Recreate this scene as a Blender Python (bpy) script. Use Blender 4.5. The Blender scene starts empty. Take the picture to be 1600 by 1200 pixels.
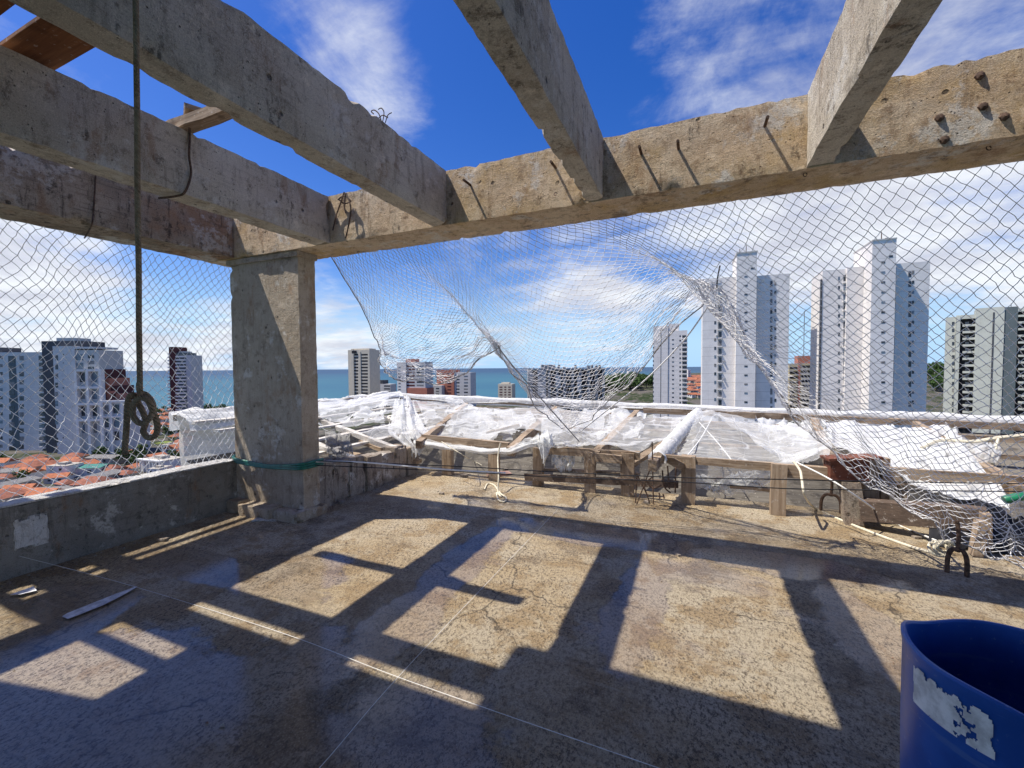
import bpy, math, random
from mathutils import Vector, noise, Matrix
random.seed(7)
R = math.radians
scene = bpy.context.scene
COL = scene.collection
# ------------------------------------------------------------------ camera
F, YAW, PITCH, ROLL, CAMH = 674.7, .400703706, -.0377727736, -.00722024861, 1.6
FW = Vector((-math.sin(YAW)*math.cos(PITCH), math.cos(YAW)*math.cos(PITCH), math.sin(PITCH)))
r0 = Vector((math.cos(YAW), math.sin(YAW), 0)); u0 = r0.cross(FW)
RT = r0*math.cos(ROLL)+u0*math.sin(ROLL); UP = RT.cross(FW)
RH = Vector((math.cos(YAW), math.sin(YAW), 0)); FH = Vector((-math.sin(YAW), math.cos(YAW), 0))
CAM = Vector((0, 0, CAMH))
def ray(px, py): return RT*((px-800)/F)-UP*((py-600)/F)+FW
def aty(px, py, Y):
    d = ray(px, py); return CAM+d*(Y/d.y)
def atx(px, py, X):
    d = ray(px, py); return CAM+d*(X/d.x)
def atz(px, py, Z=0.):
    d = ray(px, py); return CAM+d*((Z-CAMH)/d.z)
def atd(px, py, D):
    d = ray(px, py); return CAM+d*(D/d.dot(FH))
cd = bpy.data.cameras.new('camera'); cam = bpy.data.objects.new('camera', cd); COL.objects.link(cam)
cam.matrix_world = Matrix(((RT.x, UP.x, -FW.x, 0), (RT.y, UP.y, -FW.y, 0), (RT.z, UP.z, -FW.z, CAMH), (0, 0, 0, 1)))
cd.sensor_width = 36; cd.lens = F/1600*36; cd.clip_start = .05; cd.clip_end = 60000
scene.camera = cam
# ------------------------------------------------------------------ object helpers
class MB:
    def __init__(s): s.v = []; s.f = []
    def add(s, vs, fs):
        n = len(s.v); s.v += [tuple(v) for v in vs]; s.f += [tuple(i+n for i in f) for f in fs]; return s
    def box(s, x0, x1, y0, y1, z0, z1):
        return s.add([(x0,y0,z0),(x1,y0,z0),(x1,y1,z0),(x0,y1,z0),(x0,y0,z1),(x1,y0,z1),(x1,y1,z1),(x0,y1,z1)],
            [(0,3,2,1),(4,5,6,7),(0,1,5,4),(1,2,6,5),(2,3,7,6),(3,0,4,7)])
    def bar(s, a, b, w, h, up=(0,0,1), jit=0.):
        a = Vector(a); b = Vector(b); d = (b-a).normalized(); up = Vector(up)
        sd = d.cross(up)
        if sd.length < 1e-4: sd = d.cross(Vector((0,1,0)))
        sd.normalize(); uu = sd.cross(d)
        vs = []
        n = max(1, int((b-a).length/.18)) if jit else 1
        for k in range(n+1):
            p = a.lerp(b, k/n)
            for (i, j) in ((-1,-1),(1,-1),(1,1),(-1,1)):
                q = p+sd*(i*w/2)+uu*(j*h/2)
                if jit: q = q+Vector((random.uniform(-jit,jit), random.uniform(-jit,jit), random.uniform(-jit,jit)))
                vs.append(q)
        fs = [(3,2,1,0), tuple(4*n+i for i in range(4))]
        for k in range(n):
            for i in range(4):
                fs.append((4*k+i, 4*k+(i+1)%4, 4*k+4+(i+1)%4, 4*k+4+i))
        return s.add(vs, fs)
    def tube(s, pts, rad, n=6, caps=True):
        pts = [Vector(p) for p in pts]; m = len(pts); vs = []; prev = None
        for k, p in enumerate(pts):
            t = (pts[min(k+1, m-1)]-pts[max(k-1, 0)])
            t = t.normalized() if t.length > 1e-9 else Vector((0,0,1))
            if prev is None:
                a = t.cross(Vector((0,0,1)));
                if a.length < .05: a = t.cross(Vector((1,0,0)))
            else: a = prev-t*prev.dot(t)
            if a.length < 1e-6: a = t.orthogonal()
            a.normalize(); prev = a; b = t.cross(a)
            rr = rad[k] if isinstance(rad, (list, tuple)) else rad
            for i in range(n):
                c = 2*math.pi*i/n; vs.append(p+a*(math.cos(c)*rr)+b*(math.sin(c)*rr))
        fs = [(k*n+i, k*n+(i+1)%n, (k+1)*n+(i+1)%n, (k+1)*n+i) for k in range(m-1) for i in range(n)]
        if caps and n > 2: fs += [tuple(range(n))[::-1], tuple((m-1)*n+i for i in range(n))]
        return s.add(vs, fs)
    def lathe(s, prof, n=32, c=(0,0)):
        vs = []
        for (r, z) in prof:
            for i in range(n):
                a = 2*math.pi*i/n; vs.append((c[0]+r*math.cos(a), c[1]+r*math.sin(a), z))
        return s.add(vs, [(k*n+i, k*n+(i+1)%n, (k+1)*n+(i+1)%n, (k+1)*n+i) for k in range(len(prof)-1) for i in range(n)])
    def build(s, name, mat, parent=None, smooth=False, off=None):
        me = bpy.data.meshes.new(name)
        vs = s.v
        if off is not None: vs = [(v[0]-off[0], v[1]-off[1], v[2]-off[2]) for v in vs]
        me.from_pydata(vs, [], s.f); me.update()
        if mat: me.materials.append(mat)
        if smooth:
            me.shade_smooth()
            if smooth != 2: me.set_sharp_from_angle(angle=R(32))
        o = bpy.data.objects.new(name, me); COL.objects.link(o)
        if parent is not None: o.parent = parent
        return o
def tag(o, label, cat, group=None, kind=None):
    if label: o['label'] = label
    if cat: o['category'] = cat
    if group: o['group'] = group
    if kind: o['kind'] = kind
    return o
def empty(name, loc, label, cat, group=None, rz=0.):
    o = bpy.data.objects.new(name, None); COL.objects.link(o); o.location = loc; o.rotation_euler = (0,0,rz)
    o.empty_display_size = .2
    return tag(o, label, cat, group)
def copy_tree(o, parent=None):
    c = o.copy(); COL.objects.link(c)
    if parent is not None: c.parent = parent
    for ch in [x for x in o.children]: copy_tree(ch, c)
    return c
def fbm(p, o=3): return noise.fractal(Vector(p), 1.0, 2.0, o)
def catmull(pts, n=8):
    pts = [Vector(p) for p in pts]; out = []
    for k in range(len(pts)-1):
        p0 = pts[max(k-1,0)]; p1 = pts[k]; p2 = pts[k+1]; p3 = pts[min(k+2,len(pts)-1)]
        for i in range(n):
            t = i/n
            out.append(.5*((2*p1)+(p2-p0)*t+(2*p0-5*p1+4*p2-p3)*t*t+(3*p1-p0-3*p2+p3)*t**3))
    out.append(pts[-1]); return out
def rough_box(mb, x0, x1, y0, y1, z0, z1, seg=.06, amp=.006, chip=.02, topchip=.0, seed=0.):
    """box of bare concrete: subdivided, wavy faces, chipped arrises"""
    nx = max(1, round((x1-x0)/seg)); ny = max(1, round((y1-y0)/seg)); nz = max(1, round((z1-z0)/seg))
    idx = {}; vs = []; fs = []
    def vert(i, j, k):
        key = (i, j, k)
        if key in idx: return idx[key]
        p = Vector((x0+(x1-x0)*i/nx, y0+(y1-y0)*j/ny, z0+(z1-z0)*k/nz))
        ex = i in (0,nx); ey = j in (0,ny); ez = k in (0,nz); ne = ex+ey+ez
        c = Vector(((x0+x1)/2, (y0+y1)/2, (z0+z1)/2))
        q = p*7+Vector((seed, seed*.7, 0))
        d = Vector((fbm(q), fbm(q+Vector((31,0,0))), fbm(q+Vector((0,57,0)))))*amp*.45
        if ne >= 2:
            e = abs(noise.noise(p*19+Vector((seed,0,3))))*chip*.45
            big = fbm(p*6+Vector((seed,9,3)), 4)
            if big > .42: e += chip*min(1.1, (big-.42)*6)*(.6+.8*random.random())
            for a, fl, lo, hi in ((0,ex,x0,x1),(1,ey,y0,y1),(2,ez,z0,z1)):
                if fl: d[a] += e if p[a] < c[a] else -e
        if topchip and k == nz:
            h_ = fbm(Vector((p.x*9, p.y*9, seed)), 5)
            d.z -= abs(h_)*topchip*.35+max(0, h_-.2)*topchip*1.2*random.random()
        vs.append(p+d); idx[key] = len(vs)-1; return idx[key]
    for i in range(nx):
        for j in range(ny):
            for k, fl in ((0,True),(nz,False)):
                q = [vert(i,j,k), vert(i+1,j,k), vert(i+1,j+1,k), vert(i,j+1,k)]; fs.append(q[::-1] if fl else q)
    for i in range(nx):
        for k in range(nz):
            for j, fl in ((0,False),(ny,True)):
                q = [vert(i,j,k), vert(i+1,j,k), vert(i+1,j,k+1), vert(i,j,k+1)]; fs.append(q[::-1] if fl else q)
    for j in range(ny):
        for k in range(nz):
            for i, fl in ((0,True),(nx,False)):
                q = [vert(i,j,k), vert(i,j+1,k), vert(i,j+1,k+1), vert(i,j,k+1)]; fs.append(q[::-1] if fl else q)
    return mb.add(vs, fs)
# ------------------------------------------------------------------ materials
class NT:
    def __init__(s, name):
        s.m = bpy.data.materials.new(name); s.m.use_nodes = True; s.t = s.m.node_tree; s.t.nodes.clear()
        s.out = s.n('ShaderNodeOutputMaterial'); s.tc = s.n('ShaderNodeTexCoord')
    def n(s, ty, **kw):
        o = s.t.nodes.new(ty)
        for k, v in kw.items():
            if k.startswith('i_'):
                key = k[2:]; key = int(key) if key.isdigit() else key.replace('_', ' ')
                s.set(o.inputs[key], v)
            else: setattr(o, k, v)
        return o
    def set(s, inp, v):
        if hasattr(v, 'is_output') or isinstance(v, bpy.types.NodeSocket): s.t.links.new(v, inp)
        else:
            if isinstance(v, tuple) and len(v) == 3 and inp.type == 'RGBA': v = (*v, 1)
            inp.default_value = v
    def vec(s, scale=(1,1,1), rot=(0,0,0), loc=(0,0,0), src='Object'):
        return s.n('ShaderNodeMapping', i_Vector=s.tc.outputs[src], i_Scale=scale, i_Rotation=rot, i_Location=loc).outputs[0]
    def noise(s, scale, detail=6, rough=.6, v=None, dist=0.):
        return s.n('ShaderNodeTexNoise', i_Vector=v or s.vec(), i_Scale=scale, i_Detail=detail, i_Roughness=rough, i_Distortion=dist).outputs['Fac']
    def vor(s, scale, v=None, feature='F1', out='Distance', rnd=1.):
        return s.n('ShaderNodeTexVoronoi', feature=feature, i_Vector=v or s.vec(), i_Scale=scale, i_Randomness=rnd).outputs[out]
    def ramp(s, x, a, b, lo=0., hi=1.):
        return s.n('ShaderNodeMapRange', i_Value=x, i_1=a, i_2=b, i_3=lo, i_4=hi, clamp=True, interpolation_type='SMOOTHSTEP').outputs[0]
    def mix(s, f, a, b, mode='MIX'):
        o = s.n('ShaderNodeMix', data_type='RGBA', blend_type=mode)
        s.set(o.inputs[0], f); s.set(o.inputs[6], a); s.set(o.inputs[7], b); return o.outputs[2]
    def math(s, op, a, b=0.):
        o = s.n('ShaderNodeMath', operation=op); s.set(o.inputs[0], a); s.set(o.inputs[1], b); return o.outputs[0]
    def bump(s, h, st=.3, d=.01, nrm=None):
        o = s.n('ShaderNodeBump', i_Height=h, i_Strength=st, i_Distance=d)
        if nrm is not None: s.set(o.inputs['Normal'], nrm)
        return o.outputs[0]
    def pbr(s, col, rough=.8, nrm=None, spec=.5, **kw):
        o = s.n('ShaderNodeBsdfPrincipled'); s.set(o.inputs['Base Color'], col); s.set(o.inputs['Roughness'], rough)
        s.set(o.inputs['Specular IOR Level'], spec)
        if nrm is not None: s.set(o.inputs['Normal'], nrm)
        for k, v in kw.items(): s.set(o.inputs[k.replace('_', ' ')], v)
        s.t.links.new(o.outputs[0], s.out.inputs[0]); return s.m
    def end(s, sh): s.t.links.new(sh, s.out.inputs[0]); return s.m

def concrete(name, c1, c2, dark, axis='x', stain=.5, yellow=None, bumpst=.6, board=.5, blots=.75):
    m = NT(name)
    n1 = m.noise(2.2, 10, .68); n2 = m.noise(11, 9, .75)
    col = m.mix(m.ramp(n1, .38, .62), c1, c2)
    if yellow: col = m.mix(m.ramp(m.noise(1.3, 8, .65, m.vec(loc=(4,2,7))), .46, .64), col, yellow)
    sc = {'x': (1.2,26,26), 'y': (26,1.2,26), 'z': (26,26,1.2)}[axis]
    bm = m.noise(1.6, 5, .75, m.vec(sc))
    col = m.mix(m.ramp(bm, .52, .68, 0, board), col, dark)
    st = m.noise(2.5, 8, .72, m.vec((6,6,.8)))
    col = m.mix(m.ramp(st, .53, .63, 0, stain), col, dark)
    blk = m.math('MULTIPLY', m.ramp(m.noise(1.9, 8, .75, m.vec((3,3,.9), (0,0,0), (5,1,2))), .57, .64), m.ramp(m.noise(24, 4, .7), .42, .56))
    col = m.mix(m.math('MULTIPLY', blk, blots), col, (.035,.03,.026))
    wht = m.math('MULTIPLY', m.ramp(m.noise(2.1, 8, .72, m.vec(loc=(8,3,6))), .54, .61), m.ramp(m.noise(15, 5, .7), .38, .52))
    col = m.mix(m.math('MULTIPLY', wht, .75), col, (.72,.69,.63))
    col = m.mix(m.ramp(n2, .52, .64, 0, .6), col, dark)
    blot = m.noise(3.3, 9, .74, m.vec(loc=(9,9,3)))
    col = m.mix(m.ramp(blot, .585, .65, 0, .7), col, tuple(x*.5 for x in dark))
    rst = m.math('MULTIPLY', m.ramp(m.noise(1.7, 7, .7, m.vec((2,2,.8), (0,0,0), (2,9,4))), .55, .66), .5)
    col = m.mix(rst, col, (.30,.15,.06))
    pale = m.noise(4.7, 9, .72, m.vec(loc=(1,7,5)))
    col = m.mix(m.ramp(pale, .58, .66, 0, .55), col, tuple(min(1, x*1.35) for x in c2))
    pits = m.vor(34); pm = m.ramp(pits, .02, .2, 1, 0)
    pit2 = m.math('MULTIPLY', pm, m.ramp(m.noise(6, 4), .50, .56))
    col = m.mix(m.math('MULTIPLY', pit2, .85), col, (.02,.017,.014))
    hol = m.ramp(m.vor(5.5, m.vec(loc=(.3,.2,.7))), .05, .10, 1, 0); hol = m.math('MULTIPLY', hol, m.ramp(m.noise(30, 3, .7), .40, .5))
    col = m.mix(m.math('MULTIPLY', hol, .8), col, (.05,.042,.035))
    g = m.noise(150, 3, .85)
    col = m.mix(m.ramp(g, .55, .68, 0, .5), col, tuple(min(1, x*1.5) for x in c2)); col = m.mix(m.ramp(g, .47, .34, 0, .55), col, dark)
    h = m.math('ADD', m.math('MULTIPLY', n2, 1.), m.math('MULTIPLY', g, .30))
    h = m.math('ADD', h, m.math('MULTIPLY', bm, board*.7)); h = m.math('SUBTRACT', h, pit2); h = m.math('SUBTRACT', h, m.math('MULTIPLY', hol, 1.2))
    return m.pbr(col, .9, m.bump(h, min(1., bumpst*1.4), .035), .25)
M = {}
M['conc_edge'] = concrete('edge beam concrete', (.62,.46,.30), (.72,.58,.41), (.24,.15,.085), 'x', .5, (.55,.37,.16), .6, .18)  # warm ochre variant, the sunlit look put into the colour
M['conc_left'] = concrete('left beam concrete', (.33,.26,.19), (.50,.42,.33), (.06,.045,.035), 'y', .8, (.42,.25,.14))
M['conc_cross'] = concrete('cross beam concrete', (.54,.47,.375), (.66,.60,.50), (.21,.165,.12), 'y', .4, None, .6, .34)  # greyer variant, the shaded look of these faces put into the colour
M['conc_col'] = concrete('column concrete', (.40,.325,.24), (.51,.43,.335), (.22,.165,.115), 'z', .4, None, .6, .3, .4)
M['conc_wall'] = concrete('parapet concrete', (.25,.235,.205), (.35,.33,.29), (.10,.09,.075), 'y', .5, (.27,.24,.20), .6, .3, .5)
M['conc_rubble'] = concrete('rubble wall concrete', (.28,.23,.18), (.42,.36,.29), (.085,.06,.045), 'z', .75, (.30,.16,.10))
M['conc_patch'] = concrete('fresh mortar', (.74,.72,.68), (.88,.86,.82), (.30,.27,.23), 'z', .3, bumpst=1.)

def floor_mat():
    m = NT('wet screed floor')
    big = m.noise(.55, 9, .66); mid = m.noise(2.6, 9, .7)
    col = m.mix(m.ramp(big, .40, .58), (.48,.365,.215), (.52,.44,.315))
    col = m.mix(m.ramp(mid, .48, .58, 0, .8), col, (.34,.23,.11))
    col = m.mix(m.ramp(m.noise(1.1, 8, .72, m.vec(loc=(3,8,1))), .54, .62, 0, .65), col, (.16,.115,.07))
    v = m.vec((1,.7,1), (0,0,.5))
    g = m.noise(50, 6, .82, v); g2 = m.noise(20, 7, .78, v); g3 = m.noise(130, 3, .85, v)
    amt = m.ramp(m.noise(1.7, 6, .65, m.vec(loc=(1,5,2))), .35, .6, .5, 1.)
    col = m.mix(m.math('MULTIPLY', m.ramp(g, .505, .565, 0, .88), amt), col, (.07,.05,.035))
    col = m.mix(m.ramp(g3, .55, .64, 0, .6), col, (.62,.53,.38)); col = m.mix(m.ramp(g3, .46, .36, 0, .6), col, (.09,.065,.04))
    col = m.mix(m.ramp(g2, .54, .64, 0, .55), col, (.11,.08,.05))
    wp = m.n('ShaderNodeVectorMath', operation='ADD', i_0=m.tc.outputs['Object'], i_1=m.n('ShaderNodeVectorMath', operation='SCALE', i_0=m.n('ShaderNodeTexNoise', i_Vector=m.vec(), i_Scale=3.5, i_Detail=6.).outputs['Color'], i_Scale=.35).outputs[0]).outputs[0]
    ck = m.n('ShaderNodeTexVoronoi', feature='DISTANCE_TO_EDGE', i_Vector=wp, i_Scale=.55).outputs['Distance']
    crack = m.math('MULTIPLY', m.ramp(ck, .0, .006, 1, 0), m.ramp(m.noise(.9, 3), .45, .55))
    col = m.mix(m.math('MULTIPLY', crack, .8), col, (.04,.03,.022))
    sw = m.noise(1.2, 6, .7, m.vec((1.2,16,1), (0,0,-.12)))
    col = m.mix(m.ramp(sw, .56, .66, 0, .4), col, (.13,.10,.065)); col = m.mix(m.ramp(sw, .42, .34, 0, .35), col, (.56,.47,.34))
    w = m.noise(.62, 6, .6, m.vec(loc=(2.3,.4,0), scale=(1,1.3,1)))
    wet = m.ramp(w, .55, .63)
    sp = m.tc.outputs['Object']
    def blob(x, y, rx, ry):
        d = m.n('ShaderNodeVectorMath', operation='LENGTH', i_0=m.n('ShaderNodeMapping', i_Vector=sp, i_Location=(-x/rx,-y/ry,0), i_Scale=(1/rx,1/ry,0)).outputs[0]).outputs['Value']
        d = m.math('ADD', d, m.math('MULTIPLY', m.math('SUBTRACT', mid, .5), 1.6))
        return m.ramp(d, .80, 1.0, 1, 0)
    for b in ((-.9,4.05,1.1,.30), (.7,4.0,.9,.26), (-2.4,1.15,1.6,.5), (-1.1,1.2,.5,.7), (-2.9,2.5,.5,.35), (-1.7,2.2,.25,.6), (-1.75,3.1,.22,.9), (.95,3.2,.22,.6), (-3.6,2.2,1.2,.22), (-3.9,1.5,.5,.3), (-2.0,1.6,.35,.4), (-.35,2.9,.2,.8)):
        wet = m.math('MAXIMUM', wet, blob(*b))
    film = m.math('MULTIPLY', wet, m.ramp(g, .42, .66, 1., .7))
    col = m.mix(m.math('MULTIPLY', wet, .52), col, m.mix(1., col, (.30,.26,.25), 'MULTIPLY'))
    rough = m.ramp(g, .4, .7, .62, .85)
    h = m.math('ADD', m.math('MULTIPLY', g, 1.), m.math('ADD', m.math('MULTIPLY', g2, 1.1), m.math('MULTIPLY', g3, .4)))
    nb = m.bump(m.math('MULTIPLY', h, m.math('SUBTRACT', 1., m.math('MULTIPLY', wet, .6))), .9, .022)
    cb = m.bump(m.math('ADD', m.math('MULTIPLY', mid, .5), m.math('MULTIPLY', g2, .14)), .10, .02)
    o = m.n('ShaderNodeBsdfPrincipled'); m.set(o.inputs['Base Color'], col); m.set(o.inputs['Roughness'], rough); m.set(o.inputs['Normal'], nb)
    m.set(o.inputs['Specular IOR Level'], .35); m.set(o.inputs['Coat Weight'], m.math('MULTIPLY', film, .8)); m.set(o.inputs['Coat Roughness'], .09); m.set(o.inputs['Coat Normal'], cb); m.set(o.inputs['Coat IOR'], 1.6)
    return m.end(o.outputs[0])
M['floor'] = floor_mat()

def wood(name, c1, c2, dark, axis='x'):
    m = NT(name); sc = {'x': (1.5,30,30), 'y': (30,1.5,30), 'z': (30,30,1.5)}[axis]
    g = m.noise(1.4, 5, .7, m.vec(sc)); n = m.noise(5, 5, .6)
    col = m.mix(m.ramp(g, .35, .65), c1, c2); col = m.mix(m.ramp(n, .52, .7, 0, .7), col, dark)
    col = m.mix(m.ramp(m.noise(28, 3, .7), .6, .7, 0, .6), col, (.55,.50,.44))
    return m.pbr(col, .85, m.bump(g, .4, .008), .25)
for ax in 'xyz': M['wood_'+ax] = wood('weathered timber '+ax, (.24,.17,.11), (.40,.31,.225), (.09,.058,.038), ax)
M['wood_pale'] = wood('pale washed timber', (.50,.46,.40), (.66,.63,.58), (.24,.19,.15), 'y')
M['wood_red'] = wood('red brown timber', (.13,.045,.028), (.20,.075,.045), (.06,.028,.018), 'x')
M['wood_dark'] = wood('dark timber', (.09,.065,.05), (.14,.10,.075), (.04,.03,.025), 'x')
M['ply'] = wood('brown plywood', (.20,.085,.04), (.28,.13,.06), (.09,.04,.02), 'x')
M['pink'] = wood('pinkish board', (.42,.25,.20), (.5,.32,.27), (.25,.15,.12), 'x')

def plain(name, col, rough=.6, var=.25, scale=6., spec=.4, metal=0., bump=.15):
    m = NT(name); n = m.noise(scale, 5, .65)
    c = m.mix(m.ramp(n, .35, .65), tuple(x*(1-var) for x in col), tuple(min(1,x*(1+var)) for x in col))
    return m.pbr(c, rough, m.bump(n, bump, .01), spec, Metallic=metal)
M['steel'] = plain('rusted rebar', (.10,.06,.04), .8, .5, 30)
M['black'] = plain('black cable', (.015,.015,.017), .5, .2)
M['tarp'] = plain('black plastic sheet', (.012,.012,.016), .6, .3, 12, .2)
m = NT('old tan rope'); wv = m.n('ShaderNodeTexWave', i_Vector=m.vec((1,1,1)), bands_direction='DIAGONAL', i_Scale=42., i_Distortion=1.).outputs['Fac']; nn_ = m.noise(30, 5, .7)
M['rope_tan'] = m.pbr(m.mix(m.ramp(nn_, .35, .65), (.24,.17,.11), (.36,.275,.19)), .95, m.bump(m.math('ADD', wv, nn_), .8, .006), .1)
M['rope_pale'] = plain('pale nylon rope', (.66,.60,.46), .7, .15, 50, .2, 0, .4)
M['hose'] = plain('green hose', (.02,.13,.09), .3, .3, 20)
M['string'] = plain('white mason line', (.8,.79,.75), .7, .05)
M['net'] = plain('white nylon netting', (.86,.85,.86), .55, .08)
M['netrope'] = plain('grey net border rope', (.34,.33,.33), .8, .2, 30)
M['paper'] = plain('scrap paper', (.72,.72,.74), .8, .1)
M['glassgreen'] = plain('green plastic', (.015,.16,.08), .4, .2)
M['plaster_dribble'] = plain('dried plaster', (.55,.54,.53), .85, .25, 18)

def cloth_mat(name, alpha, col=(.86,.87,.87), folds=.5, fine=.16):
    m = NT(name)
    n = m.noise(6, 7, .72)
    warp = m.n('ShaderNodeVectorMath', operation='ADD', i_0=m.tc.outputs['UV'], i_1=m.n('ShaderNodeVectorMath', operation='SCALE', i_0=m.n('ShaderNodeTexNoise', i_Vector=m.tc.outputs['UV'], i_Scale=3., i_Detail=3.).outputs['Color'], i_Scale=.14).outputs[0]).outputs[0]
    def ridge(sx, sy, wd, loc):
        v = m.n('ShaderNodeMapping', i_Vector=warp, i_Scale=(sx,sy,1), i_Location=(loc,loc,0)).outputs[0]
        t = m.n('ShaderNodeTexNoise', i_Vector=v, i_Scale=1., i_Detail=2., i_Roughness=.5).outputs['Fac']
        return m.ramp(m.math('ABSOLUTE', m.math('SUBTRACT', t, .5)), 0, wd, 1, 0)
    r1 = ridge(.8, 4.5, .016, 3.1); r2 = ridge(1.3, 8., .022, 8.3); r3 = ridge(4., .8, .012, 5.7)
    rd = m.math('MAXIMUM', r1, m.math('MAXIMUM', m.math('MULTIPLY', r2, .55), m.math('MULTIPLY', r3, .6)))
    f = m.math('ADD', m.ramp(n, .3, .7, max(0,alpha-fine), min(1,alpha+fine)), m.math('MULTIPLY', rd, folds))
    f = m.math('MINIMUM', f, .97)
    c = m.mix(m.ramp(m.noise(3.1, 7, .65, m.vec(loc=(3,3,3))), .52, .70, 0, .4), col, (.50,.46,.39))
    b = m.bump(m.math('ADD', m.math('MULTIPLY', m.noise(14, 5, .65), .35), rd), .45, .02)
    d = m.n('ShaderNodeBsdfDiffuse', i_Color=c, i_Normal=b); t = m.n('ShaderNodeBsdfTranslucent', i_Color=c)
    s = m.n('ShaderNodeMixShader', i_0=.35, i_1=d.outputs[0], i_2=t.outputs[0])
    e = m.n('ShaderNodeMixShader', i_0=f, i_1=m.n('ShaderNodeBsdfTransparent').outputs[0], i_2=s.outputs[0])
    return m.end(e.outputs[0])
M['gauze'] = cloth_mat('sheer white gauze', .36, folds=.36, fine=.08)
M['cloth'] = cloth_mat('white cloth', .86)
M['sheet'] = cloth_mat('pale hanging sheet', .88, (.80,.78,.73), .12, .06)
M['veil'] = cloth_mat('bunched white gauze', .62, folds=.3, fine=.1)
M['plastic'] = cloth_mat('dull grey plastic film', .6, (.40,.40,.40), .3)

def barrel_mat():
    m = NT('scuffed blue plastic'); n = m.noise(5, 5, .6); s = m.noise(2.2, 5, .75, m.vec((1,1,14)))
    c = m.mix(m.ramp(n, .35, .65), (.012,.075,.33), (.022,.11,.44))
    c = m.mix(m.ramp(s, .57, .66, 0, .5), c, (.10,.19,.42))
    c = m.mix(m.ramp(m.noise(9, 6, .8, m.vec(loc=(3,1,2))), .64, .70, 0, .7), c, (.38,.38,.36))
    c = m.mix(m.ramp(m.noise(40, 3), .66, .72, 0, .4), c, (.25,.3,.42))
    return m.pbr(c, m.ramp(n, .3, .7, .34, .52), m.bump(s, .08, .01), .5)
M['barrel'] = barrel_mat()
M['label'] = plain('torn white sticker', (.70,.70,.68), .8, .25, 14)
# ------------------------------------------------------------------ world, sun
KX, KY = .48, .215
sd = bpy.data.lights.new('sun', 'SUN'); so = bpy.data.objects.new('sun', sd); COL.objects.link(so)
sd.energy = 4.4; sd.angle = R(.53); sd.color = (1.0,.94,.84)
so.rotation_euler = Vector((KX, KY, -1)).to_track_quat('-Z', 'Y').to_euler(); so.location = (-4,-3,12)
ELEV = math.atan2(1, math.hypot(KX, KY)); AZ = math.atan2(-KX, -KY)
w = bpy.data.worlds.new('World'); scene.world = w; w.use_nodes = True
nt = w.node_tree; nt.nodes.clear()
def wn(ty, **kw):
    o = nt.nodes.new(ty)
    for k, v in kw.items():
        if k.startswith('i_'):
            key = k[2:]; key = int(key) if key.isdigit() else key.replace('_', ' ')
            wset(o.inputs[key], v)
        else: setattr(o, k, v)
    return o
def wset(i, v):
    if isinstance(v, bpy.types.NodeSocket): nt.links.new(v, i)
    else: i.default_value = (*v, 1) if isinstance(v, tuple) and len(v) == 3 and i.type == 'RGBA' else v
def wm(op, a, b=0.):
    o = wn('ShaderNodeMath', operation=op); wset(o.inputs[0], a); wset(o.inputs[1], b); return o.outputs[0]
def wr(x, a, b, lo=0., hi=1.): return wn('ShaderNodeMapRange', i_Value=x, i_1=a, i_2=b, i_3=lo, i_4=hi, clamp=True, interpolation_type='SMOOTHSTEP').outputs[0]
sky = wn('ShaderNodeTexSky', sky_type='NISHITA', sun_disc=False, sun_elevation=ELEV, sun_rotation=AZ, altitude=50., air_density=1., dust_density=.6, ozone_density=3.)
tc = wn('ShaderNodeTexCoord'); dirv = tc.outputs['Generated']
sep = wn('ShaderNodeSeparateXYZ', i_Vector=dirv); dz = sep.outputs[2]
dzc = wm('MAXIMUM', dz, 0.)
hs = wn('ShaderNodeHueSaturation', i_Hue=.520, i_Saturation=1.40, i_Value=1.02, i_Color=sky.outputs[0])
den = wm('ADD', dzc, .16)
flat = wn('ShaderNodeCombineXYZ', i_X=wm('DIVIDE', sep.outputs[0], den), i_Y=wm('DIVIDE', sep.outputs[1], den), i_Z=0.)
def wnoise(scale, detail, rough, loc=(0,0,0), sc=(1,1,1), rot=0., dist=0.):
    mp = wn('ShaderNodeMapping', i_Vector=flat.outputs[0], i_Scale=sc, i_Location=loc, i_Rotation=(0,0,rot))
    return wn('ShaderNodeTexNoise', i_Vector=mp.outputs[0], i_Scale=scale, i_Detail=detail, i_Roughness=rough, i_Distortion=dist).outputs['Fac']
def lobe(px, py, wid, soft):
    d = ray(px, py).normalized()
    dp = wn('ShaderNodeVectorMath', operation='DOT_PRODUCT', i_0=dirv, i_1=tuple(d)).outputs['Value']
    return wr(dp, math.cos(R(wid+soft)), math.cos(R(max(.1, wid-soft))))
n_big = wnoise(1.3, 9, .60, (1.3,2.1,0), (1,1,1), .5, .25)
n_str = wnoise(1.6, 9, .62, (7.7,3.3,0), (.55,1.5,1), -.25, .35)
n_wisp = wnoise(3., 10, .66, (4.2,.6,0), (1.1,.9,1), .9, .3)
cov = wm('ADD', wm('MULTIPLY', n_big, .34), wm('ADD', wm('MULTIPLY', n_str, .36), wm('MULTIPLY', n_wisp, .30)))
bias = wr(dz, .05, .45, .04, -.07)
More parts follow.
